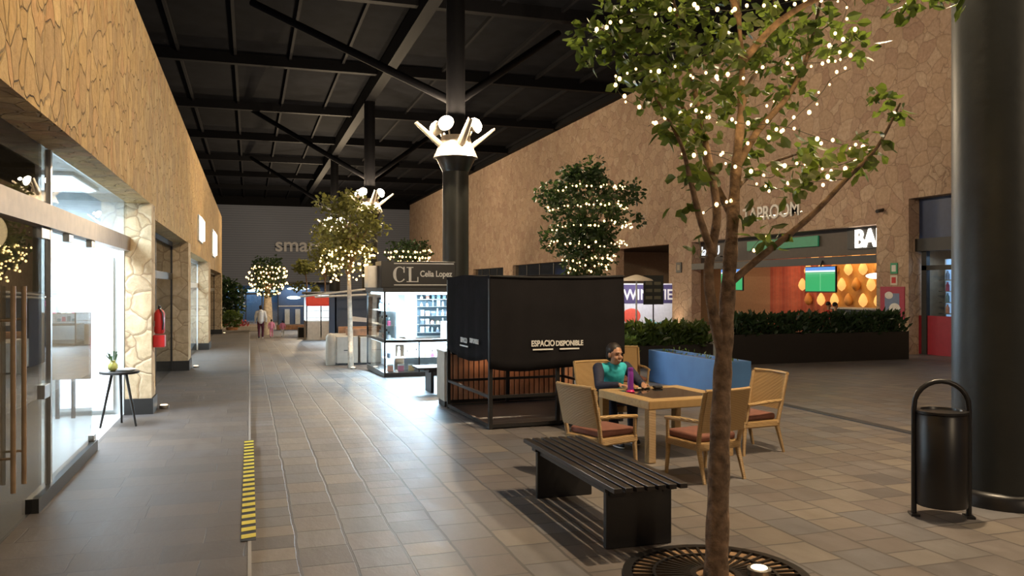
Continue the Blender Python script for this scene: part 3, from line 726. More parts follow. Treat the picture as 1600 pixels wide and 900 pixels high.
for (x, s_, body) in ((.76, .115, 'ESPACIO'), (1.16, .1, 'DISPONIBLE')):
    text('printed_lettering', body, s_, M['textwhite'], ck, (x, -.045, 1.12), RX, .003, .003, .78)
    part('printed_line', MB().box(x-.15, x+.15, -.047, -.04, 1.065, 1.085), M['textwhite'], ck)
text('printed_lettering', 'ESPACIO', .1, M['textwhite'], ck, (-.05, 1.05, 1.12), (PI/2, 0, -PI/2), .003, .003, .85)
text('printed_lettering', 'DISPONIBLE', .09, M['textwhite'], ck, (-.05, .55, 1.14), (PI/2, 0, -PI/2), .003, .003, .85)
part('printed_line', MB().box(-.052, -.045, .85, 1.25, 1.06, 1.08), M['textwhite'], ck)
# slatted counter behind
sc2 = thing('slatted_counter', 'wooden slatted counter with a pale end panel behind the covered kiosk', 'counter', (3.02, 13.05, zf(13.3)))
part('end_panel', MB().rbox(0, .06, 0, .55, .1, .9, .008), M['cream'], sc2)
part('plinth', MB().box(.02, 2.3, .05, .5, 0, .12), M['black'], sc2)
part('carcass', MB().box(.06, 2.3, .04, .5, .1, .86), M['blacksoft'], sc2)
part('counter_top', MB().rbox(-.01, 2.32, -.02, .57, .88, .92, .01), M['cream'], sc2)
k = 0; x = .07
while x < 2.25:
    part('slat', MB().rbox(x, x+.07, .0, .045, .12, .88, .006), M['slat'], sc2); x += .088
light('kiosk_lamp', 'AREA', (4.1, 12.9, .78), 1.6, (1, .6, .35), 1.4, (0, 0, 0), .08)

# ================================================================ LIT KIOSK (CL)
kc = thing('lit_kiosk', 'bright glass display kiosk with a black serif lettered sign', 'kiosk', (2.98, 19.05, zf(19)-.03), math.radians(1.5))
W, D, H = 2.6, 2.5, 2.12
part('base', MB().rbox(0, W, 0, D, 0, .13, .01), M['black'], kc)
pg = MB()
for x in (0, W-.04):
    for y_ in (0, D-.04): part('corner_post', MB().box(x, x+.04, y_, y_+.04, .13, H-.1), M['black'], kc)
part('corner_post', MB().box(.82, .85, .01, .04, .13, .86), M['black'], kc)
part('middle_rail', MB().box(0, W, 0, .04, .83, .89).box(0, .04, 0, D, .83, .89).box(W-.04, W, 0, D, .83, .89), M['black'], kc)
part('display_deck', MB().box(.04, W-.04, .04, .6, .84, .87).box(.04, .6, .6, D-.04, .84, .87), M['white'], kc)
part('fascia', MB().box(-.03, W+.03, -.03, D+.03, H-.1, H), M['blacksoft'], kc)
for a in (MB().box(.04, W-.04, .012, .02, .14, .83), MB().box(.04, W-.04, .012, .02, .89, H-.1), MB().box(.012, .02, .04, D-.04, .14, .83), MB().box(.012, .02, .04, D-.04, .89, H-.1)):
    part('glass_pane', a, M['glass'], kc)
part('back_panel', MB().box(.95, W-.1, 1.0, 1.04, .87, H-.12).box(.6, .95, 1.4, 1.45, .87, H-.12).box(.6, W-.05, .62, .65, .13, .84), M['white'], kc)
part('bounce_partition', MB().box(.36, .39, .35, D-.1, .89, H-.12).box(.36, .39, .65, D-.1, .13, .83), M['white'], kc)  # white partition added to catch lamp light and brighten the left glass
part('lit_column', MB().rbox(.72, .95, .9, 1.1, .87, H-.12, .01), M['coolpanel'], kc, label='glowing white corner panel')
part('dark_backboard', MB().box(1.0, W-.15, .985, .999, .92, 1.95), mat('slate_backboard', (.08, .12, .15), .6), kc)
part('light_tube', MB().tube([(.1, .1, H-.14), (W-.1, .1, H-.14)], .03, 8).tube([(.1, .15, H-.14), (.1, D-.15, H-.14)], .03, 8), M['cool'], kc, True)
part('light_tube', MB().tube([(.1, .1, .8), (W-.1, .1, .8)], .018, 8).tube([(.1, .15, .8), (.1, D-.15, .8)], .018, 8), M['cool'], kc, True)
shelf_z = [1.02, 1.22, 1.43, 1.66, 1.84]
for z in shelf_z: part('shelf', MB().box(1.0, W-.15, .8, .99, z-.02, z-.008), M['steel'], kc)
part('shelf', MB().box(.05, W-.05, .1, .6, .45, .462), M['steel'], kc)
part('shelf', MB().box(.05, .35, .4, D-.2, 1.2, 1.212).box(.05, .35, .4, D-.2, 1.55, 1.562), M['steel'], kc)
sgn = part('sign_board', MB().rbox(-.05, 1.74, .1, .9, H, H+.62, .01), M['black'], kc)
part('sign_side', MB().box(-.3, -.03, .5, 1.0, H, H+.52), M['steel'], kc)
part('sign_stripe', MB().box(.25, 1.7, .09, .1, H+.555, H+.58).box(.25, 1.6, .09, .1, H+.05, H+.075), M['textwhite'], sgn)
LT = MB()   # serif C and L
n = 28; out = []; inn = []
for i in range(n+1):
    a = math.radians(38+i*(284/n)); thick = .028+.045*abs(math.cos((math.radians(38+i*(284/n))-PI)*.5))**3
    out.append((.155*math.cos(a), .185*math.sin(a))); inn.append(((.155-thick)*math.cos(a), (.185-.02)*math.sin(a)))
for i in range(n):
    p4 = [out[i], out[i+1], inn[i+1], inn[i]]
    LT.prism([(x+.38, z+H+.31) for x, z in p4], .08, .1)
LT.box(.475, .5, .08, .1, H+.35, H+.49)
LT.box(.60, .66, .08, .1, H+.14, H+.48).box(.55, .71, .08, .1, H+.465, H+.485).box(.55, .83, .08, .1, H+.13, H+.15).box(.805, .83, .08, .1, H+.13, H+.25)
part('serif_letters', LT, M['textwhite'], sgn)
text('small_lettering', 'Celia Lopez', .2, M['textwhite'], sgn, (1.26, .085, H+.26), RX, .006, .004, .82)
prof = [[(.03, 0), (.032, .005), (.032, .07), (.012, .085), (.012, .11)], [(.022, 0), (.025, .01), (.022, .10), (.01, .12), (.014, .14)], [(.04, 0), (.04, .05), (.03, .07), (.02, .08)]]
cols = [(.7, .3, .2), (.2, .35, .45), (.8, .75, .6), (.5, .1, .2), (.1, .12, .15), (.75, .75, .8), (.6, .4, .15), (.35, .5, .6)]
pm = [mat('product_%d' % i, c, .3) for i, c in enumerate(cols)]
kp = Vector((2.98, 19.05, zf(19)-.03))
def product(x, y_, z, i, s=1.0):
    lb = 'small bottle on the shelves inside the bright glass kiosk'; o = thing('product_bottle', lb, 'bottle', kp+Vector((x, y_, z)), 0, 'small wares in the bright glass kiosk', s)
    q = i % 3
    part('body', MB().lathe(prof[q][:4] if q < 2 else prof[q], n=12), pm[R.randrange(8)], o, True)
    part('cap', MB().lathe([(.013, prof[q][-1][1]-.01), (.014, prof[q][-1][1]+.02), (.01, prof[q][-1][1]+.03)], n=10), M['black'] if R.random() < .5 else M['white'], o, True)
def carton(x, y_, z, sx, sz, i):
    o = tag(part('product_box', MB().rbox(-sx/2, sx/2, -.03, .03, 0, sz, .004), pm[i]), 'small carton on the shelves inside the bright glass kiosk', 'box', 'small cartons in the bright glass kiosk')
    o.location = kp+Vector((x, y_, z))
    part('lid', MB().box(-sx/2-.002, sx/2+.002, -.032, .032, sz*.8, sz+.002), M['white'], o)
for r_, z in enumerate(shelf_z):
    x = 1.06
    while x < 2.2:
        if R.random() < .45: carton(x+.02, .89, z-.007, R.uniform(.06, .1), R.uniform(.09, .15), R.randrange(8))
        else: product(x, .89, z-.007, R.randrange(3), R.uniform(.85, 1.1))
        x += R.uniform(.11, .15)
for k_ in range(8): product(.15+.21*k_+R.uniform(0, .04), .3, .463, k_, 1.5)
for k_ in range(7): carton(.2+.25*k_, .35, .132, .14, .16, (k_*3) % 8)
for z in (.872, 1.213, 1.563):
    for k_ in range(5): product(.2, .55+.35*k_, z, k_, 1.4)
tag(part('shopping_bag', MB().rbox(kp.x+1.45, kp.x+1.95, kp.y+.25, kp.y+.5, kp.z+.872, kp.z+1.3, .015), M['white']), 'white square bag standing on the deck of the bright kiosk', 'bag')
COOLC = (.72, .88, 1)
light('kiosk_lamp', 'AREA', (kp.x+1.2, kp.y+.3, kp.z+H-.2), 130, COOLC, 2.2, (0, 0, 0), .4)
light('kiosk_lamp', 'AREA', (kp.x+.2, kp.y+1.4, kp.z+H-.2), 110, COOLC, .25, (0, 0, 0), 1.8)
light('kiosk_lamp', 'AREA', (kp.x+1.2, kp.y+.3, kp.z+.78), 90, COOLC, 2.2, (0, 0, 0), .35)
light('kiosk_lamp', 'AREA', (kp.x+.2, kp.y+1.4, kp.z+.78), 80, COOLC, .2, (0, 0, 0), 1.6)
light('kiosk_lamp', 'AREA', (kp.x+1.4, kp.y+.06, kp.z+H-.17), 230, (.55, .78, 1), 2.2, (math.radians(-60), 0, 0), .1)
light('kiosk_lamp', 'AREA', (kp.x+.06, kp.y+1.2, kp.z+H-.17), 200, (.55, .78, 1), .1, (0, math.radians(-60), 0), 2.0)

# ================================================================ CREAM STAND AND DARK KIOSK BEHIND THE WHITE TRUNK
cs = thing('cream_counter', 'cream counter with a wooden crate top beside the white tree trunk', 'counter', (2.35, 23.6, zf(23.8)-.01))
part('cabinet', MB().rbox(0, .6, 0, 1.8, .06, .82, .02), M['cream'], cs)
part('cabinet', MB().rbox(.66, 1.5, 0, 1.8, .06, .8, .02), M['cream'], cs)
part('plinth', MB().box(.05, 1.45, .05, 1.75, 0, .08), M['blacksoft'], cs)
part('end_post', MB().lathe([(.12, 0), (.14, .05), (.14, .8), (.09, .9), (.02, .92)], (-.16, .1, 0), 18), M['cream'], cs, True)
part('crate', MB().rbox(.35, 1.2, .3, .9, .82, 1.02, .01), M['wood'], cs)
part('handle', MB().box(1.0, 1.3, -.02, 0, .42, .44).box(.2, .4, -.02, 0, .42, .44), M['black'], cs)
dk = thing('dark_stand', 'dark panelled stand with white canopy rods left of the lit kiosk', 'kiosk', (2.45, 26.2, zf(27)))
part('panel', MB().rbox(.1, 2.0, 0, .08, 0, 2.15, .01), mat('midnight_panel', (.03, .045, .08), .5), dk)
part('side_panel', MB().rbox(.1, .16, 0, 2, 0, 2.15, .01), mat('midnight_panel', (.03, .045, .08), .5), dk)
part('counter', MB().rbox(.2, 1.9, -.35, 0, .75, 1.05, .01), M['wood'], dk)
part('white_strip', MB().add([(.55, -.02, 1.22), (1.35, -.02, 1.16), (1.35, -.02, 1.28), (.55, -.02, 1.38), (.55, 0, 1.22), (1.35, 0, 1.16), (1.35, 0, 1.28), (.55, 0, 1.38)], [(0, 1, 2, 3), (7, 6, 5, 4), (0, 4, 5, 1), (1, 5, 6, 2), (2, 6, 7, 3), (3, 7, 4, 0)]), M['textwhite'], dk)
part('canopy_rod', MB().tube([(-1.0, -.6, 2.0), (1.9, -1.5, 2.35)], .03, 6), M['textwhite'], dk, True)
part('canopy_rod', MB().tube([(-.6, -1.2, 2.0), (1.9, -1.9, 2.12)], .03, 6), M['textwhite'], dk, True)
part('canopy_rod', MB().tube([(1.2, 0.04, 2.1), (1.2, -1.7, 2.12)], .02, 6), M['textwhite'], dk, True)

# far lit kiosk with red sign
fk = thing('far_kiosk', 'far kiosk with bright shelves under a small red sign', 'kiosk', (3.3, 41.0, zf(42)-.02))
part('base', MB().rbox(.75, 2.6, 0, 3, 0, .15, .01), M['black'], fk)
part('cabinet', MB().rbox(-.6, .6, 1.2, 3, 0, .95, .02), M['cream'], fk)
part('back_panel', MB().box(-.6, 2.6, 2.9, 3, .15, 2.3), M['white'], fk)
for x in (-.6, .1, .72, 2.56): part('post', MB().box(x, x+.05, 1.2 if x < .5 else 0, (1.25 if x < .5 else .05), .15, 2.3), M['black'], fk)
part('glass_pane', MB().box(.77, 2.56, .01, .02, .15, 2.3).box(.74, .75, .05, 2.9, .15, 2.3), M['glass'], fk)
for z in (1.1, 1.45, 1.8): part('shelf', MB().box(.8, 2.5, .4, .9, z, z+.02).box(-.55, .7, 1.4, 1.8, z, z+.02), M['steel'], fk)
part('middle_shelf', MB().box(.75, 2.58, .02, 1.5, .95, 1.0), M['black'], fk)
part('roof', MB().rbox(-.7, 2.7, -.1, 3.1, 2.3, 2.42, .02), M['blacksoft'], fk)
part('red_sign', MB().rbox(-.7, .5, -.2, -.1, 1.75, 2.25, .08), mat('red_sign_face', (.7, .05, .03), .5, emis=(1, .08, .04), es=.12), fk, label='glowing red sign')
part('light_tube', MB().tube([(-.5, 1.4, 2.2), (.65, 1.4, 2.2)], .05, 8).tube([(.85, .2, 2.22), (2.5, .2, 2.22)], .05, 8), M['cool'], fk, True)
fkp = Vector((3.3, 41.0, zf(42)-.02))
for z in (1.12, 1.47, 1.82):
    for k_ in range(8):
        o = tag(part('display_box', MB().rbox(-.07, .07, -.05, .05, 0, R.uniform(.12, .26), .01), pm[R.randrange(8)]), 'small goods box on the shelves of the far kiosk with the red sign', 'box', 'goods in the far kiosk')
        o.location = fkp+Vector((.92+.2*k_, .6, z))
light('kiosk_lamp', 'AREA', fkp+Vector((1.6, .5, 2.15)), 60, (.75, .88, 1), 1.6, (0, 0, 0), .6)
light('kiosk_lamp', 'AREA', fkp+Vector((0, 1.7, 2.15)), 60, (.75, .88, 1), 1.1, (0, 0, 0), .4)
light('kiosk_lamp', 'AREA', fkp+Vector((1.65, .12, 2.2)), 200, (.65, .84, 1), 1.6, (math.radians(-55), 0, 0), .12)

# ================================================================ TREES
def leaf_cloud(m, c, rad, n, size, rnd):
    for _ in range(n):
        while True:
            v = Vector((rnd.uniform(-1, 1), rnd.uniform(-1, 1), rnd.uniform(-1, 1)))
            if v.length <= 1: break
        p = Vector(c)+Vector((v.x*rad[0], v.y*rad[1], v.z*rad[2]))
        d = Vector((rnd.uniform(-1, 1), rnd.uniform(-1, 1), rnd.uniform(-.9, .5))).normalized()
        s = d.orthogonal().normalized(); s.rotate(Matrix.Rotation(rnd.uniform(0, 6.28), 3, d)); n_ = d.cross(s)
        L = size*rnd.uniform(.7, 1.25); w_ = L*.3
        m.add([p, p+d*L*.3+s*w_*.8+n_*L*.08, p+d*L*.65+s*w_+n_*L*.06, p+d*L, p+d*L*.65-s*w_+n_*L*.06, p+d*L*.3-s*w_*.8+n_*L*.08, p+d*L*.5], [(0, 1, 6), (1, 2, 6), (2, 3, 6), (3, 4, 6), (4, 5, 6), (5, 0, 6)])
def smoothline(pts, k=6):
    P_ = [Vector(p) for p in pts]; out = []
    for i in range(len(P_)-1):
        a, b_, c, d = P_[max(i-1, 0)], P_[i], P_[i+1], P_[min(i+2, len(P_)-1)]
        for j_ in range(k):
            t = j_/k; out.append(.5*((2*b_)+(c-a)*t+(2*a-5*b_+4*c-d)*t*t+(3*b_-a-3*c+d)*t*t*t))
    out.append(P_[-1]); return out
bulb_me = {}
def strand(pts, r, label, group, loc, rz, gap, rnd, jit=.02, every=None):
    """a string of fairy lights following pts (local to loc/rz)"""
    t = thing('string_light', label, 'string light', loc, rz, group)
    ln = smoothline(pts, 5)
    part('wire', MB().tube(ln, r*.22, 4), M['wire'], t)
    acc = 0; nxt = gap*.3; key = round(r, 4)
    if key not in bulb_me: bulb_me[key] = mesh(MB().ell((0, 0, 0), (r, r, r*1.2), 6), 'bulb', M['bulb'], True)
    for a, b_ in zip(ln, ln[1:]):
        d = (b_-a).length
        while nxt < acc+d:
            p = a+(b_-a)*((nxt-acc)/d)+Vector([rnd.uniform(-jit, jit) for _ in range(3)])
            o = bpy.data.objects.new('bulb', bulb_me[key]); C.objects.link(o); o.parent = t; o.location = p
            s = rnd.choice((.7, .85, 1, 1.25)); o.scale = (s, s, s)
            nxt += gap*rnd.uniform(.6, 1.4)
        acc += d
    return t
# --- nearest tree, hand shaped (local x = right, y = away, z = up)
K = 235.
def L_(u, v, y=0): return ((u-1115)/K, y, (447-v)/K+1.95)
TR = (2.98, 4.82, 0)
nt_ = thing('nearest_tree', 'slim leafy tree with fairy lights growing through the round iron grate', 'tree', TR, -YAW)
tk = MB()
def br(m, pts, r0, r1, n=10):
    q = smoothline(pts, 5); m.tube(q, [r0+(r1-r0)*i/(len(q)-1) for i in range(len(q))], n)
    return q
main = [(0, 0, -.03), L_(1118, 820), L_(1121, 700), L_(1125, 600), L_(1130, 520), L_(1136, 430), L_(1142, 340), L_(1148, 250), L_(1155, 170), L_(1156, 90), L_(1150, 0), L_(1150, -110), L_(1146, -230)]
q = smoothline(main, 5)
rr_ = [.088 if i == 0 else max(.012, .083-.0014*i+.004*math.sin(i*1.7)) for i in range(len(q))]
tk.tube(q, rr_, 14)
tro = part('trunk', tk, M['bark'], nt_, True)
branches = [
 [(1128, 560, 0), (1108, 490, -.05), (1097, 420, -.12), (1108, 340, -.15), (1100, 260, -.1), (1090, 180, 0), (1078, 90, .1), (1062, 0, .2), (1040, -110, .25)],
 [(1150, 255, 0), (1185, 200, .05), (1235, 145, .12), (1272, 85, .2), (1300, 5, .3), (1320, -90, .3)],
 [(1140, 440, 0), (1175, 405, -.1), (1240, 345, -.25), (1290, 290, -.3), (1338, 240, -.3), (1378, 172, -.25)],
 [(1104, 400, -.13), (1078, 350, -.25), (1060, 290, -.3), (1042, 235, -.35), (1008, 165, -.3)],
 [(1142, 340, 0), (1118, 270, .15), (1100, 190, .3), (1060, 110, .4), (1000, 40, .45), (940, 0, .5)],
 [(1156, 95, 0), (1200, 45, -.2), (1270, 10, -.3), (1380, -15, -.35), (1470, 5, -.3)],
 [(1156, 160, 0), (1190, 110, .3), (1230, 40, .5), (1250, -60, .55)],
 [(1150, 20, 0), (1100, -40, -.3), (1030, -60, -.4), (960, -20, -.4)],
 [(1148, 290, 0), (1185, 265, .3), (1240, 235, .45), (1300, 215, .5)]]
bz = MB(); cl = []
for i, b_ in enumerate(branches):
    qq = br(bz, [L_(*p) for p in b_], .042 if i == 0 else .028, .007, 8)
    cl += qq[len(qq)//3:]
part('branches', bz, M['bark'], nt_, True)
rnd = random.Random(3); lf = MB()
blobs = [(930, 40, .3, .22, 70), (985, 20, .3, .28, 130), (1040, 50, .2, .3, 150), (1090, 30, .1, .3, 120), (1000, 90, .2, .2, 80), (1060, 120, 0, .25, 90), (1010, 150, -.2, .16, 50), (1040, 215, -.3, .16, 45), (1080, 200, -.1, .2, 60), (1090, 265, -.1, .15, 35), (1060, 285, -.3, .1, 16),
 (1130, 150, .1, .2, 60), (1180, 60, 0, .25, 80), (1230, 60, .1, .25, 80), (1290, 30, .2, .22, 70), (1250, 125, .2, .15, 35), (1340, 55, .1, .16, 40), (1400, 15, -.2, .14, 35), (1450, 12, -.3, .12, 30), (1350, 170, -.25, .12, 22), (1378, 185, -.25, .08, 16), (1330, 240, -.3, .13, 26), (1290, 262, -.3, .15, 32), (1240, 270, -.2, .16, 34), (1210, 290, -.1, .14, 26), (1270, 225, .2, .12, 18), (1180, 250, .1, .14, 24),
 (1160, 340, -.1, .1, 10), (1090, 385, -.1, .1, 8), (1190, 375, -.1, .11, 18), (1050, 330, -.2, .08, 8), (1200, 200, .1, .2, 30), (1120, 90, 0, .2, 60),
 (1100, -60, 0, .5, 260), (1000, -70, .1, .4, 160), (1250, -70, .1, .45, 180), (1150, -180, 0, .5, 200), (1340, -60, 0, .3, 80), (1420, -30, -.3, .2, 40)]
for (u, v, y_, r_, n_) in blobs:
    leaf_cloud(lf, L_(u, v, y_), (r_, r_*1.1, r_*.9), int(n_*.9), .098, rnd)
part('foliage', lf, M['leaf'], nt_)
sl = [[(930, 40, .1), (965, 35, -.2), (1000, 38, -.25), (1045, 33, -.3), (1090, 30, -.25), (1145, 25, -.15), (1190, 20, -.2), (1235, 12, -.2), (1300, 5, -.1)],
 [(958, 115, .1), (985, 122, -.2), (1012, 118, -.3), (1040, 124, -.3), (1090, 126, -.2), (1145, 121, -.12), (1190, 113, -.2), (1232, 108, -.2), (1277, 104, -.15), (1312, 90, 0), (1338, 78, .1)],
 [(1338, 98, .1), (1306, 115, .1), (1286, 140, .05), (1250, 172, 0), (1216, 205, -.05), (1182, 217, -.1), (1150, 222, -.1)],
 [(1008, 195, 0), (1030, 190, -.2), (1075, 184, -.25), (1110, 192, -.15), (1150, 196, -.12), (1205, 204, -.2), (1245, 220, -.25), (1285, 236, -.3), (1340, 240, -.25)],
 [(1050, 246, -.1), (1090, 245, -.2), (1122, 252, -.15), (1156, 266, -.1), (1192, 280, -.12), (1216, 262, -.15), (1280, 266, -.2), (1338, 244, -.2)],
 [(1086, 336, -.2), (1100, 326, -.2), (1130, 320, -.1), (1136, 312, -.08)],
 [(1158, 290, -.1), (1200, 298, -.15), (1240, 290, -.2), (1296, 286, -.25)],
 [(1345, 45, 0), (1320, 60, .1), (1300, 75, .1), (1322, 8, 0), (1298, -10, 0)],
 [(958, 118, .15), (972, 135, .2), (984, 145, .2), (1000, 148, .25)],
 [(1168, 395, 0), (1180, 378, 0), (1196, 365, 0)], [(1090, 150, .3), (1140, 160, .3), (1190, 150, .35), (1240, 130, .35)], [(1080, 220, .2), (1130, 225, .25), (1190, 232, .25)]]
hts = ['topmost across the crown', 'second row down across the crown', 'diagonal drop on the right of the crown', 'middle row at trunk forks', 'row just below the middle', 'short wrap low on the left stem', 'lowest row over the right branch', 'short loop at the upper right', 'short loop at the far left of the crown', 'short wrap below the right branch', 'rear row behind the upper trunk', 'rear row behind the middle forks']
for s_, h_ in zip(sl, hts):
    strand([L_(*p) for p in s_], .0105, 'fairy lights on nearest tree, '+h_, 'fairy lights of the nearest tree', TR, -YAW, .085, rnd, .03)
for u, v in ((1000, 60), (1120, 180), (1230, 120), (1260, 250), (1150, 60)):
    p = Matrix.Rotation(-YAW, 4, 'Z') @ Vector(L_(u, v, -.25)); light('fairy_light_glow', 'POINT', Vector(TR)+p, 4, (1, .66, .3), .25)
# iron grate
gr = thing('tree_grate', 'round cast iron grate set in the floor around the nearest tree', 'grate', (TR[0], TR[1], 0), 0)
g = MB()
for r0, r1 in ((.56, .62), (.40, .42), (.13, .17)):
    N = 48; vs = []; fs = []
    for k_ in range(N):
        a = 2*PI*k_/N; c_, s_ = math.cos(a), math.sin(a)
        vs += [(r0*c_, r0*s_, .022), (r1*c_, r1*s_, .022), (r0*c_, r0*s_, .004), (r1*c_, r1*s_, .004)]
        b_ = 4*k_; n_ = (4*k_+4) % (4*N); fs += [(b_, b_+1, n_+1, n_), (b_+2, n_+2, n_+3, b_+3), (b_, n_, n_+2, b_+2), (b_+1, b_+3, n_+3, n_+1)]
    g.add(vs, fs)
part('ring', g, M['black'], gr)
g = MB()
for k_ in range(44):
    a = 2*PI*k_/44
    m_ = Matrix.Rotation(a, 4, 'Z'); g.box(.165, .57, -.008, .008, .004, .02, m_ @ Matrix.Rotation(.12, 4, 'Z'))
part('spokes', g, M['black'], gr)
part('soil', MB().lathe([(.55, .0), (.55, .006), (.01, .007)], n=32), mat('soil', (.3, .18, .09), .8, noise=.3, nscale=10), gr)

def tree(name, loc, label, trunk_h, lean, crown, nleaf, lsize, lm, bm_, strands, br_, gap, seed, gname, zoff=0, trunk_r=.07, glow=0, extra=(), jit=.06):
    """crown = (cx, cz, rx, rz) relative; strands list of (z, rx fraction)"""
    rn = random.Random(seed); t = thing(name, label, 'tree', loc)
    cx, cz, rx, rz_ = crown
    tm = MB(); q = smoothline([(0, 0, -.05), (lean*.3, 0, trunk_h*.4), (lean*.7, .02, trunk_h*.75), (lean, 0, trunk_h)], 5)
    tm.tube(q, [trunk_r*(1.15-.5*i/len(q)) for i in range(len(q))], 12); part('trunk', tm, bm_, t, True)
    bz = MB(); top = Vector((lean, 0, trunk_h)); tips = []
    for k_ in range(11):
        a = k_*2.4; e = rn.uniform(.2, 1.0); hh = cz+rz_*rn.uniform(-.2, .95)
        rr = rx*rn.uniform(.35, .9)*math.sqrt(max(.1, 1-((hh-cz)/rz_)**2)); tip = Vector((cx+math.cos(a)*rr, math.sin(a)*rr, hh))
        st = top-Vector((0, 0, rn.uniform(0, .35)*(trunk_h*.25)))
        mid = st.lerp(tip, .5)+Vector((0, 0, .12*rz_)); br(bz, [st-Vector((0, 0, .1)), st, mid, tip], trunk_r*.42, .008, 6); tips.append(tip); tips.append(mid)
    part('branches', bz, M['bark'], t, True)
    lf = MB()
    per = int(nleaf*.5/len(tips))
    for tp_ in tips: leaf_cloud(lf, tp_, (rx*.32, rx*.32, rz_*.26), per, lsize, rn)
    leaf_cloud(lf, (cx, 0, cz), (rx, rx, rz_), int(nleaf*.5), lsize, rn)
    for (ex, ey, ez, er, en) in extra: leaf_cloud(lf, (ex, ey, ez), (er, er, er), en, lsize, rn)
    part('foliage', lf, lm, t)
    for i, (z, fr_, a0, a1) in enumerate(strands):
        pts = []
        for k_ in range(13):
            a = a0+(a1-a0)*k_/12; r_ = rx*fr_*(1+rn.uniform(-.12, .12)); pts.append((cx+math.cos(a)*r_, math.sin(a)*r_, z+rn.uniform(-.07, .07)*rz_+(k_/12-.5)*.12))
        strand(pts, br_, 'fairy lights round the '+gname+', %s row from top' % ('first', 'second', 'third', 'fourth', 'fifth', 'sixth', 'seventh')[i], 'fairy lights of the '+gname, loc, 0, gap, rn, jit)
    if glow: light('fairy_light_glow', 'POINT', Vector(loc)+Vector((cx-.1, -rx*1.1, cz-.1)), glow, (1, .7, .35), .5)
    return t
F_ = (-PI*.98, PI*.05)    # front arc
zB = zf(22.6)
tree('broadleaf_tree', (9.65, 22.8, zB), 'dense dark tree wrapped in fairy lights behind the covered kiosk', 2.35, .1, (0, 4.55, 1.3, 1.15), 2600, .16, M['leafd'], M['bark'],
     [(5.15, .8, *F_), (4.55, .95, *F_), (4.0, .97, *F_), (3.45, .9, *F_), (3.0, .6, *F_), (2.75, .5, *F_)], .024, .16, 11, 'dense dark tree', glow=26, extra=((0, 0, 3.3, .95, 900), (-.1, 0, 2.75, .6, 300), (1.5, 0, 5.1, .4, 120), (1.75, 0, 4.3, .25, 40), (-1.2, 0, 4.9, .45, 160), (.2, 0, 5.7, .5, 160), (-1.1, 0, 3.6, .4, 120), (-.6, 0, 5.4, .4, 120)))
z3 = zf(22.3)
tree('white_trunk_tree', (2.6, 22.35, z3), 'olive green tree with a limewashed trunk beside the lit kiosk', 2.5, -.05, (-.1, 3.55, .85, 1.1), 1700, .13, M['leafy'], M['barkwhite'],
     [(3.15, .75, *F_), (2.98, .85, *F_), (2.8, .7, *F_), (2.62, .75, *F_), (2.45, .5, *F_)], .022, .12, 12, 'white trunked tree', glow=10, extra=((.6, 0, 4.1, .35, 90), (-.7, 0, 4.4, .3, 90), (.85, 0, 3.8, .2, 40), (0, 0, 4.5, .4, 120)))
tree('background_tree', (9.5, 51, zf(51)), 'round tree with fairy lights rising behind the black kiosk sign', 3.2, 0, (0, 4.9, 1.5, 1.0), 1200, .22, M['leafd'], M['bark'],
     [(5.1, .95, *F_), (4.7, .9, *F_), (4.4, .8, *F_)], .05, .3, 13, 'tree behind the black kiosk sign')
tree('background_tree', (1.05, 52, zf(52)), 'small round tree with fairy lights beyond the walking person', 2.4, 0, (0, 3.5, 1.15, 1.3), 1500, .18, M['leafd'], M['barkwhite'],
     [(4.05, .85, *F_), (3.75, .95, *F_), (3.45, 1, *F_), (3.1, .95, *F_), (2.8, .85, *F_), (2.5, .55, *F_)], .042, .2, 14, 'small round tree beyond the walking person', glow=20, trunk_r=.3)
tree('background_tree', (4.9, 57, zf(57)), 'bushy ochre tree far down the hall under the farthest floodlights', 3.5, 0, (0, 5.4, 1.25, 1.8), 1100, .25, M['leafy'], M['bark'], [(4.4, .8, *F_)], .06, .4, 15, 'bushy far tree')
# potted thin tree
pt = thing('potted_tree', 'thin tree in a square black pot in mid passage', 'tree', (2.95, 46.3, zf(46.4)))
part('pot', MB().rbox(-.42, .42, -.4, .4, 0, .55, .03), M['black'], pt)
part('soil', MB().box(-.38, .38, -.36, .36, .5, .56), M['bark'], pt)
q = MB(); br(q, [(0, 0, .5), (-.1, 0, 1.6), (.05, 0, 2.8), (-.1, 0, 3.9)], .06, .03, 8); part('trunk', q, M['bark'], pt, True)
lf = MB(); leaf_cloud(lf, (-.1, 0, 3.9), (.55, .5, .4), 260, .25, rnd); leaf_cloud(lf, (-.45, 0, 2.8), (.3, .3, .3), 60, .22, rnd); leaf_cloud(lf, (.45, 0, 2.7), (.25, .3, .3), 50, .22, rnd)
part('foliage', lf, M['leafy'], pt)

# ================================================================ BIN, DRAIN
bn = thing('litter_bin', 'black litter bin with a hooped handle in front of the thick column', 'bin', (5.58, 5.5, 0), -YAW-.2)
part('body', MB().lathe([(.2, .1), (.205, .12), (.205, .86), (.19, .88), (.175, .86), (.175, .8), (.01, .79)], n=32), M['black'], bn, True)
part('rim', MB().lathe([(.195, .875), (.21, .88), (.21, .90), (.16, .905), (.155, .885)], n=32), M['black'], bn, True)
hp = [(-.215, 0, 0), (-.215, 0, .9)]+[(-.215*math.cos(PI*k_/12), 0, .93+.215*math.sin(PI*k_/12)) for k_ in range(1, 12)]+[(.215, 0, .9), (.215, 0, 0)]
part('hoop_frame', MB().tube(hp, .022, 10), M['black'], bn, True)
part('foot', MB().box(-.25, -.18, -.06, .06, 0, .02).box(.18, .25, -.06, .06, 0, .02), M['black'], bn)
struct('trim_5', MB().box(8.28, 8.42, 5.5, 11.9, -.01, .012), mat('drain_metal', (.04, .04, .042), .5))

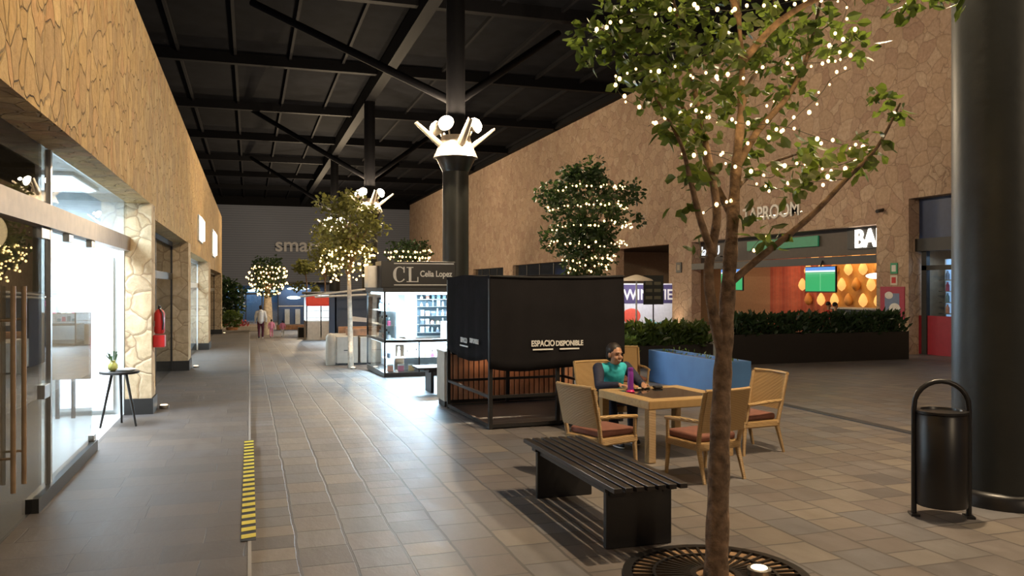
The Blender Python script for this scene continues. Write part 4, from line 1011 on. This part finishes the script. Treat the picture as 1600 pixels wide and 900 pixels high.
# ================================================================ PLANTERS AND PATIO ON THE RIGHT
def hedge(m, x0, x1, y0, y1, z, n, s, rn, h=.3):
    for _ in range(n):
        x = rn.uniform(x0, x1); y_ = rn.uniform(y0, y1); d = Vector((rn.uniform(-.6, .6), rn.uniform(-.8, .3), rn.uniform(.2, 1))).normalized(); L = s*rn.uniform(.6, 1.3)
        p = Vector((x, y_, z+rn.uniform(-.08, h))); sd = d.orthogonal().normalized(); sd.rotate(Matrix.Rotation(rn.uniform(0, 6.28), 3, d)); w_ = L*.14
        m.add([p, p+d*L*.5+sd*w_, p+d*L-Vector((0, 0, L*.15)), p+d*L*.5-sd*w_], [(0, 1, 2, 3)])
    return m
rn = random.Random(21)
def planter(x0, x1, y0, y1, h, m, label, n, s, hh=.3, lm='leafd'):
    z = zf((y0+y1)/2)-.03
    t = thing('planter_box', label, 'planter', ((x0+x1)/2, (y0+y1)/2, z)); a, b_ = (x1-x0)/2, (y1-y0)/2
    part('box', MB().rbox(-a, a, -b_, -b_+.05, 0, h, .01).rbox(-a, a, b_-.05, b_, 0, h, .01).rbox(-a, -a+.05, -b_+.05, b_-.05, 0, h, .01).rbox(a-.05, a, -b_+.05, b_-.05, 0, h, .01), m, t)
    part('soil', MB().box(-a+.05, a-.05, -b_+.05, b_-.05, h-.15, h-.06), M['bark'], t)
    part('foliage', hedge(MB(), -a+.05, a-.05, -b_+.02, b_-.05, h, n, s, rn, hh), M[lm], t)
planter(12.3, 18.3, 19.2, 19.9, .85, M['black'], 'long black planter box with a dark hedge before the bar front', 2600, .28, .45)
planter(8.75, 11.8, 19.2, 19.9, .62, M['black'], 'black planter of spiky green leaves behind the blue panels', 1500, .32, .45, 'leaf')
planter(8.15, 8.65, 12.8, 15.85, .68, M['bluep'], 'blue panelled planter box with green leaves behind the wicker table', 60, .1, .02, 'leaf')
planter(7.3, 8.1, 16.2, 16.9, .42, M['bluep'], 'low blue planter with pale green leaves right of the seated man', 420, .3, .4, 'leaf')
# restaurant tables
def patio_table(x, y_, label):
    z = zf(y_); t = thing('patio_table', label, 'table', (x, y_, z), 0, 'dark dining tables on the patio')
    part('table_top', MB().rbox(-.5, .5, -.4, .4, .72, .76, .01), M['wood'], t); part('pedestal', MB().lathe([(.28, 0), (.28, .02), (.04, .05), (.04, .72)], n=16), M['black'], t, True)
    for sx in (-1, 1):
        c = thing('patio_chair', 'dark metal chair at the %s' % label, 'chair', (x+sx*.78, y_, z), sx*PI/2, 'dark chairs on the patio')
        part('seat', MB().rbox(-.2, .2, -.2, .2, .43, .46, .01), M['black'], c)
        part('backrest', MB().rbox(-.2, .2, -.22, -.19, .6, .85, .01).box(-.2, -.17, -.22, -.19, .46, .6).box(.17, .2, -.22, -.19, .46, .6), M['black'], c)
        for lx in (-.18, .18):
            for ly in (-.18, .18): part('leg', MB().tube([(lx, ly, .44), (lx*1.1, ly*1.1, 0)], .014, 6), M['black'], c)
patio_table(9.3, 23.6, 'dark patio table behind the dense tree'); patio_table(11.2, 24.5, 'dark patio table behind the spiky planter'); patio_table(14, 25, 'patio table beneath the small screen'); patio_table(16.2, 23.5, 'patio table beneath the large screen')
# parasol heater / lamp and menu board
um = thing('patio_heater', 'pale round hooded patio heater among the dark dining tables', 'heater', (13.2, 26.6, zf(26.6)))
part('pole', MB().lathe([(.25, 0), (.25, .05), (.03, .1), (.03, 2.52)], n=14), M['steel'], um, True); part('hood', MB().lathe([(.6, 2.5), (.55, 2.56), (.2, 2.68), (.05, 2.72)], n=28), M['cream'], um, True)
mb_ = thing('menu_stand', 'tall black menu board on a thin pole by the banner', 'sign', (14.5, 27.8, zf(27.8)))
part('board', MB().rbox(-.42, .42, -.03, .0, 1.65, 2.75, .01), M['blacksoft'], mb_); part('pole', MB().lathe([(.2, 0), (.2, .02), (.025, .03), (.025, 1.66)], n=12), M['black'], mb_, True)
MPAPER = mat('menu_paper', (.12, .11, .08), .7)
for i in range(2):
    for k_ in range(3): part('paper_slip', MB().box(-.34+.36*i, -.06+.36*i, -.036, -.03, 1.85+.27*k_, 1.97+.27*k_), MPAPER, mb_)

# banners
bnr = thing('banner', 'white advertising banner with purple band, red shape and teal lettering', 'banner', (14.6, 29.8, zf(29.8)))
part('cloth', MB().box(-1.4, 1.8, 0, .02, .25, 2.5), mat('banner_cloth', (.62, .62, .64), .8), bnr)
part('purple_band', MB().box(-1.4, 1.8, -.01, 0, 1.7, 2.45), mat('purple_print', (.06, .045, .12), .7), bnr)
text('banner_lettering', 'WIN', .6, M['textwhite'], bnr, (.2, -.015, 1.85), RX, .004, .01, .95)
text('banner_lettering', 'VIE', .6, M['textwhite'], bnr, (1.45, -.015, 1.85), RX, .004, .01, .9)
part('red_shape', MB().rbox(-.3, .25, -.015, -.005, .95, 1.45, .005).ell((-.03, -.01, 1.2), (.4, .012, .3), 12), mat('red_print', (.7, .1, .06), .7), bnr, True)
text('teal_lettering', 'alec', .5, mat('teal_print', (.1, .42, .42), .7), bnr, (.95, -.015, .7), RX, .004, .01, 1.0)
light('patio_lamp', 'AREA', (14.8, 28.4, 2.6), 60, (.95, .92, 1), 2, (math.radians(35), 0, 0), .4)

# ================================================================ BAR FRONT (in right wall opening 22.3 - 34.3)
struct('floor', MB().box(XR+.0, 27, 15, 47, -.9, -.22), mat('bar_floor', (.12, .09, .07), .4))
struct('wall_right', MB().box(26.5, 26.7, 22, 32.6, -1, 4.1), mat('amber_plaster', (.5, .28, .09), .7))
struct('wall_right', MB().box(26.5, 26.7, 32.6, 37.5, -1, 4.1), M['brick'])
struct('wall_right', MB().box(26.5, 26.7, 37.5, 47, -1, 4.1), mat('tan_plaster', (.36, .23, .13), .8))
struct('wall_right', MB().box(XR+.5, 26.6, 20.9, 21.1, -1, 4.7).box(XR+.5, 26.6, 46.9, 47, -1, 4.1), M['tan'])
struct('ceiling', MB().box(XR+.5, 26.7, 21, 47, 4.1, 4.2), M['blacksoft'])
struct('wall_right', MB().box(XR+.52, XR+.6, 21.5, 34.3, 3.05, 4.1), mat('awning_fascia', (.07, .055, .045), .6))
struct('trim_6', MB().box(XR+.0, XR+.12, 22.3, 34.3, 2.72, 3.0), M['blacksoft'])
gs = tag(part('green_panel', MB().rbox(XR+.42, XR+.49, 25.8, 30.4, 3.45, 3.85, .01), mat('green_sign_face', (.02, .16, .08), .5, emis=(.03, .35, .16), es=.12)), 'dim green sign panel above the bar opening', 'sign')
sg = thing('bar_sign', 'glowing white block lettered sign above the bar front', 'sign', (XR+.46, 22.35, 3.3))
part('backing', MB().box(0, .06, 0, 1.9, -.05, .72), M['blacksoft'], sg)
text('glowing_letters', 'BAR', .86, M['signwhite'], sg, (-.02, .74, .02), (PI/2, 0, -PI/2), .02, .02, .98)
tx = thing('wall_lettering', 'raised silver letters on the pink stone wall above the bar', 'sign', (XR-.04, 28.1, 4.65))
text('raised_letters', 'TAPROOM', .78, M['textwhite'], tx, (0, 0, 0), (PI/2, 0, -PI/2), .03, .01, 1.0)
part('mounting_rail', MB().box(.0, .04, -2.0, 2.0, .1, .14), M['steel'], tx)
# small white lettering sign inside left of opening
ws = thing('window_sign', 'white outlined script sign behind the nearest tree trunk', 'sign', (XR-.02, 32.6, 3.35))
text('script_letters', 'la CU', .6, emit('dim_white', (.8, .85, .9), .7), ws, (0, 0, 0), (PI/2, 0, -PI/2), .02, 0, 1.1)
part('mounting_rail', MB().box(0, .14, -.8, .8, -.1, -.06), M['blacksoft'], ws)
def tv(y0, z0, label):
    t = thing('television', label, 'television', (XR-.12, y0, z0))
    part('frame', MB().rbox(0, .07, 0, 1.68, 0, .95, .01), M['black'], t)
    sm = mat('pitch_screen', (.01, .05, .02), .3, emis=(.02, .5, .16), es=.6, noise=.25, nscale=2)
    s_ = part('screen', MB().box(-.006, 0, .03, 1.65, .04, .74), sm, t)
    part('pitch_line', MB().box(-.009, -.006, .8, .82, .06, .7).box(-.009, -.006, .05, 1.63, .68, .7), emit('line_white', (.3, .8, .45), .45), s_)
    part('crowd_band', MB().box(-.006, 0, .03, 1.65, .74, .80), emit('score_white', (.8, .9, 1), .7), t)
    part('crowd_band', MB().box(-.006, 0, .03, 1.65, .80, .92), emit('stand_blue', (.06, .22, .6), .9), t)
    part('bracket', MB().tube([(.035, .84, .95), (.12, .84, 1.15)], .03, 6), M['black'], t)
    light('screen_glow', 'AREA', (XR-.2, y0+.84, z0+.45), 6, (.3, 1, .6), 1.4, (0, PI/2, 0), .8)
tv(24.15, 1.72, 'large television showing a green football pitch at the bar front')
tv(29.9, 1.75, 'television with a green pitch partly behind the nearest tree trunk')
# bar counter, amber ornaments
bc = thing('bar_counter', 'dark bar counter with a pale lit top at the right of the bar', 'counter', (22.6, 22.6, -.22))
part('front', MB().rbox(0, .7, 0, 5.2, 0, 1.25, .01), M['black'], bc); part('counter_top', MB().rbox(-.06, .8, -.05, 5.25, 1.25, 1.31, .01), M['cream'], bc)
am = emit('amber_lantern', (1, .5, .14), .75); amd = mat('amber_board', (.55, .28, .08), .6)
for r_ in range(4):
    for k_ in range(7):
        yy = 28.4+k_*.95+(r_ % 2)*.45; zz = 1.0+r_*.72
        t = tag(part('amber_ornament', MB().lathe([(.02, 0), (.14, .1), (.2, .25), (.16, .42), (.07, .58), (.02, .62)], (26.3, yy, zz), 10), am if (r_+k_) % 3 else amd, None, True), 'amber glowing teardrop ornament on the bar back wall', 'lamp', 'amber ornaments of the bar')
light('bar_lamp', 'AREA', (25.2, 30.2, 3.9), 110, (1, .6, .25), 1.5, (0, -.4, 0), 4)
light('bar_lamp', 'AREA', (24.5, 35, 3.9), 90, (1, .42, .28), 2, (0, -.4, 0), 2.5)
light('bar_lamp', 'AREA', (24, 40, 3.9), 35, (1, .62, .35), 2, (0, -.2, 0), 3)
pendant = thing('pendant_lamp', 'white oval pendant lamp beside the large television', 'lamp', (23.5, 26.3, 2.35))
part('shade', MB().ell((0, 0, 0), (.42, .42, .12), 10), emit('pendant_white', (1, .95, .95), 1.6), pendant, True); part('cord', MB().tube([(0, 0, .1), (0, 0, 1.75)], .01, 6), M['black'], pendant)
for (x, y_, c_, lb) in ((21.7, 26.9, M['red'], 'person in a red top seated at the bar'), (21.2, 25.9, M['blacksoft'], 'person in dark clothes seated below the large television')):
    p_ = thing('person', lb, 'person', (x, y_, -.22)); b = MB(); head_mb(b, (0, 0, 1.42), (1, 0, 0))
    b.cap((0, 0, 1.2), (0, 0, 1.35), .055, .055).cap((0, 0, .62), (0, 0, 1.1), .14, .15).cap((0, -.16, 1.15), (0, .16, 1.15), .06, .06)
    for s_ in (-1, 1): b.cap((0, .2*s_, 1.14), (.12, .25*s_, .9), .045, .04).cap((.12, .25*s_, .9), (.36, .2*s_, .95), .036, .028).cap((0, .1*s_, .6), (.4, .12*s_, .62), .08, .06).cap((.4, .12*s_, .62), (.38, .12*s_, .12), .055, .04).cap((.38, .12*s_, .08), (.5, .12*s_, .05), .04, .035); hand(b, (.36, .2*s_, .95), (1, 0, 0), (0, 0, -1), 1, .3, s_)
    remesh(part('body', b, M['skin'], p_, True), .014, 2)
    b = MB().cap((0, 0, .62), (0, 0, 1.08), .17, .18, 12).cap((0, -.17, 1.13), (0, .17, 1.13), .08, .08)
    for s_ in (-1, 1): b.cap((0, .2*s_, 1.13), (.12, .25*s_, .9), .065, .055)
    remesh(part('top', b, c_, p_, True), .018, 3)
    b = MB()
    for s_ in (-1, 1): b.cap((0, .1*s_, .6), (.4, .12*s_, .62), .1, .075).cap((.4, .12*s_, .62), (.38, .12*s_, .16), .07, .055)
    remesh(part('trousers', b, M['navy'], p_, True), .018, 3)
    part('hair', MB().ell((-.02, 0, 1.47), (.105, .09, .095), 10), M['hair'], p_, True)
    s_ = thing('bar_stool', 'bar stool under the '+lb, 'stool', (x-.0, y_, -.22)); part('seat', MB().lathe([(.19, .44), (.2, .47), (.18, .5)], n=20), M['black'], s_, True); part('pedestal', MB().lathe([(.2, 0), (.2, .02), (.03, .05), (.03, .44)], n=14), M['steel'], s_, True)
# pier signs and poster
def plate(y0, y1, z0, z1, m, m2, nm, label):
    t = thing(nm, label, 'sign', (XR-.03, y0, z0)); part('panel', MB().rbox(0, .03, 0, y1-y0, 0, z1-z0, .004), m, t)
    part('print', MB().box(-.004, 0, (y1-y0)*.2, (y1-y0)*.8, (z1-z0)*.2, (z1-z0)*.8), m2, t); return t
plate(21.35, 21.65, 2.35, 2.7, M['green'], M['textwhite'], 'safety_sign', 'green safety sign on the stone pier right of the bar')
plate(21.35, 21.65, 1.98, 2.3, M['cream'], M['red'], 'safety_sign', 'pale safety sign with red print just below the green one')
pst = plate(21.05, 22.1, .85, 1.93, mat('poster_red', (.35, .02, .06), .5), mat('poster_blue', (.14, .2, .34), .5), 'poster', 'red edged poster with blue picture on the stone pier')
part('picture_blob', MB().ell((-.01, .4, .35), (.008, .25, .2), 10).ell((-.01, .65, .8), (.008, .18, .12), 10), M['textwhite'], pst, True)
sc_ = thing('security_camera', 'small black security camera high on the stone pier', 'camera', (XR-.02, 22.0, 4.45)); part('mount', MB().lathe([(.05, 0), (.05, .06)], n=12), M['black'], sc_, True); part('lens_body', MB().tube([(-.02, 0, 0), (-.3, -.08, -.05)], .06, 10), M['black'], sc_, True)
bs = thing('switch_box', 'small dark plate on the stone pier left of the tree trunk', 'box', (XR-.05, 35.2, 2.6)); part('housing', MB().rbox(0, .05, 0, .5, 0, .5, .01), M['blacksoft'], bs); part('face', MB().box(-.01, 0, .12, .38, .12, .38), M['tan'], bs)
# other right-wall fronts
def dark_front(y0, y1, t, tint, label_sign=None, i=0):
    wz = zf(y1)
    fr = MB().box(XR+.2, XR+.3, y0, y1, t-1.1, t-.95)
    q = y0
    while q < y1: fr.box(XR+.2, XR+.28, q, q+.08, wz, t); q += (y1-y0)/4
    wf = struct('window_%d' % (10+i), fr, M['blacksoft']); struct('window_pane', MB().box(XR+.23, XR+.24, y0, y1, wz, t), M['glassdark'], parent=wf)
    struct('wall_right', MB().box(XR+2.5, XR+2.6, y0-.5, y1+.5, wz-.5, t+.1).box(XR+.5, XR+2.5, y0-.6, y0-.5, wz-.5, t+.1).box(XR+.5, XR+2.5, y1+.5, y1+.6, wz-.5, t+.1).box(XR+.5, XR+2.5, y0-.5, y1+.5, t+.1, t+.2), tint)
dark_front(50.4, 61.9, 3.6, mat('blue_dark_interior', (.05, .07, .13), .6), i=0)
dark_front(64.5, 74, 3.5, mat('blue_dark_interior', (.05, .07, .13), .6), i=1)
light('shop_lamp', 'AREA', (XR+1.6, 56, 3.4), 30, (.5, .6, 1), 1, (0, 0, 0), 6)
# red door at right
d2 = struct('door_2', MB().box(XR+.4, XR+.46, 19.0, 20.9, -.2, 1.02), mat('red_door', (.3, .015, .03), .4))
struct('door_frame', MB().box(XR+.36, XR+.5, 20.55, 20.75, -.2, 3.3).box(XR+.25, XR+.5, 19, 20.9, 3.05, 3.45).box(XR+.36, XR+.46, 19, 20.75, 2.45, 2.6), M['blacksoft'], parent=d2)
struct('door_panel', MB().box(XR+.42, XR+.46, 19, 20.9, 3.4, 4.72), mat('blue_transom', (.04, .06, .13), .4), parent=d2)
struct('door_pane', MB().box(XR+.42, XR+.43, 19, 20.55, 1.02, 3.1), M['glass'], parent=d2)
fz = thing('drinks_fridge', 'lit drinks fridge glowing pale blue behind the red door', 'fridge', (XR+.75, 19.0, -.2))
part('cabinet', MB().box(.35, .45, 0, 1.55, 0, 3.0), M['white'], fz)
part('light_panel', MB().box(.3, .34, .1, 1.45, 1.1, 3.0), emit('fridge_glow', (.4, .62, .95), .5), fz)
for z in (1.3, 1.65, 2.0, 2.35):
    part('shelf', MB().box(.05, .34, .05, 1.5, z-.03, z), M['steel'], fz)
    for k_ in range(6):
        part('bottle', MB().lathe([(.06, 0), (.06, .17), (.025, .24), (.025, .28)], (.2, .2+.22*k_, z), 10), pm[(k_+int(z*3)) % 8], fz, True)
light('shop_lamp', 'AREA', (XR+.7, 19.8, 2.9), 10, (.6, .78, 1), .3, (0, 0, 0), 1.2)

# ================================================================ FAR END
fw = thing('store_lettering', 'large pale lowercase lettering on the far grey wall', 'sign', (0, 105.7, 5.6))
text('raised_letters', 'smart', 2.4, mat('pale_letter', (.4, .4, .42), .6), fw, (5.9, 0, .7), RX, .1, .04, 1.05)
part('mounting_rail', MB().box(3, 9, .05, .28, 1.2, 1.3), M['beam'], fw)
sf = MB()
for x in (-3, -.5, 1.4, 3.4): sf.box(x, x+.12, 105.9, 106.1, -2.4, 2)
sf.box(-3, 3.5, 105.9, 106.1, .9, 1.1)
ww = struct('window_20', sf, M['blacksoft']); struct('window_pane', MB().box(-3, 3.5, 105.97, 106.0, -2.4, 2), M['glassdark'], parent=ww)
struct('wall_back', MB().box(-3.5, 4, 109, 109.2, -3, 2.2), mat('store_blue', (.08, .14, .24), .6))
struct('ceiling', MB().box(-3.5, 4, 106.5, 109, 2.2, 2.3), M['blacksoft'])
for x in (-2, .4, 2.4):
    t = thing('strip_light', '', 'light', (x, 107.5, 1.3)); t['label'] = 'cool white strip light glowing in the far shop, %s one' % ('left', 'middle', 'right')[int((x+2)/2.1)]
    part('tube', MB().tube([(-.7, 0, 0), (.7, 0, 0)], .09, 8), emit('strip_cool', (.6, .85, 1), 3), t, True); part('housing', MB().box(-.75, .75, -.1, .1, .1, .2).box(-.02, .02, -.02, .02, .2, .92), M['white'], t)
light('shop_lamp', 'AREA', (.3, 107.5, 1.6), 250, (.6, .8, 1), 5, (0, 0, 0), 1)
# darker planted bed and red flowers on the far left
pb = thing('flower_bed', 'planted bed of dark shrubs and red flowers at the far left', 'flower bed', (-.9, 60, zf(60)))
part('kerb', MB().rbox(-2.6, 1.6, -.1, .1, 0, .35, .02).rbox(-2.6, -2.4, .1, 5, 0, .35, .02), M['cream'], pb)
lf = MB(); leaf_cloud(lf, (-.9, 3, 2.2), (1.6, 1.2, 1.7), 1500, .3, rnd); leaf_cloud(lf, (-1.4, 1.2, 1.0), (.9, .8, .9), 500, .25, rnd)
part('shrubs', lf, M['leafd'], pb)
lf = MB(); leaf_cloud(lf, (.0, .6, .55), (.9, .4, .3), 260, .16, rnd); part('red_flowers', lf, mat('red_petal', (.5, .03, .04), .6), pb, label='red flowers')
part('soil', MB().box(-2.4, 1.5, .1, 5, .1, .25), M['bark'], pb)
pst = thing('potted_shrub', 'green shrub in a clay pot by the last pillar of the left wall', 'plant', (-1.0, 51.5, zf(51.5)-.01))
part('pot', MB().lathe([(.25, 0), (.35, .45), (.38, .5), (.34, .5)], n=18), M['wood'], pst, True); lf = MB(); leaf_cloud(lf, (0, 0, 1.0), (.6, .6, .55), 350, .22, rnd); part('foliage', lf, M['leaf'], pst)
# display rack with screens beyond
rk = thing('display_rack', 'dark glass stand with tilted panels and cool lights beyond the small round tree', 'stand', (2.2, 62, zf(62)))
part('base', MB().rbox(-.3, 3.4, 0, 1.2, 0, .35, .02), M['wood'], rk); part('roof', MB().rbox(-.4, 3.5, -.1, 1.3, 3.3, 3.5, .02), M['blacksoft'], rk)
for x in (-.25, 3.3): part('post', MB().box(x, x+.06, .1, .16, .3, 3.3), M['black'], rk)
part('back_panel', MB().box(-.2, 3.3, 1.1, 1.15, .35, 3.3), mat('rack_blue', (.05, .08, .14), .5), rk)
for k_ in range(4): part('leaning_panel', MB().box(.2+.75*k_, .55+.75*k_, .5, .56, .4, 1.5, Matrix.Shear('XZ', 4, (.12, 0))), M['white'], rk)
part('rail', MB().box(-.2, 3.3, .3, .36, 1.7, 1.76), M['steel'], rk)
part('lamp', MB().ell((.9, .3, 2.35), (.5, .2, .12), 8).ell((1.2, .3, 3.0), (.8, .2, .1), 8), emit('rack_lamp', (.7, .9, 1), 2.5), rk, True)
light('shop_lamp', 'AREA', (3.5, 62.3, 1.9), 60, (.6, .8, 1), 2.5, (0, 0, 0), .6)
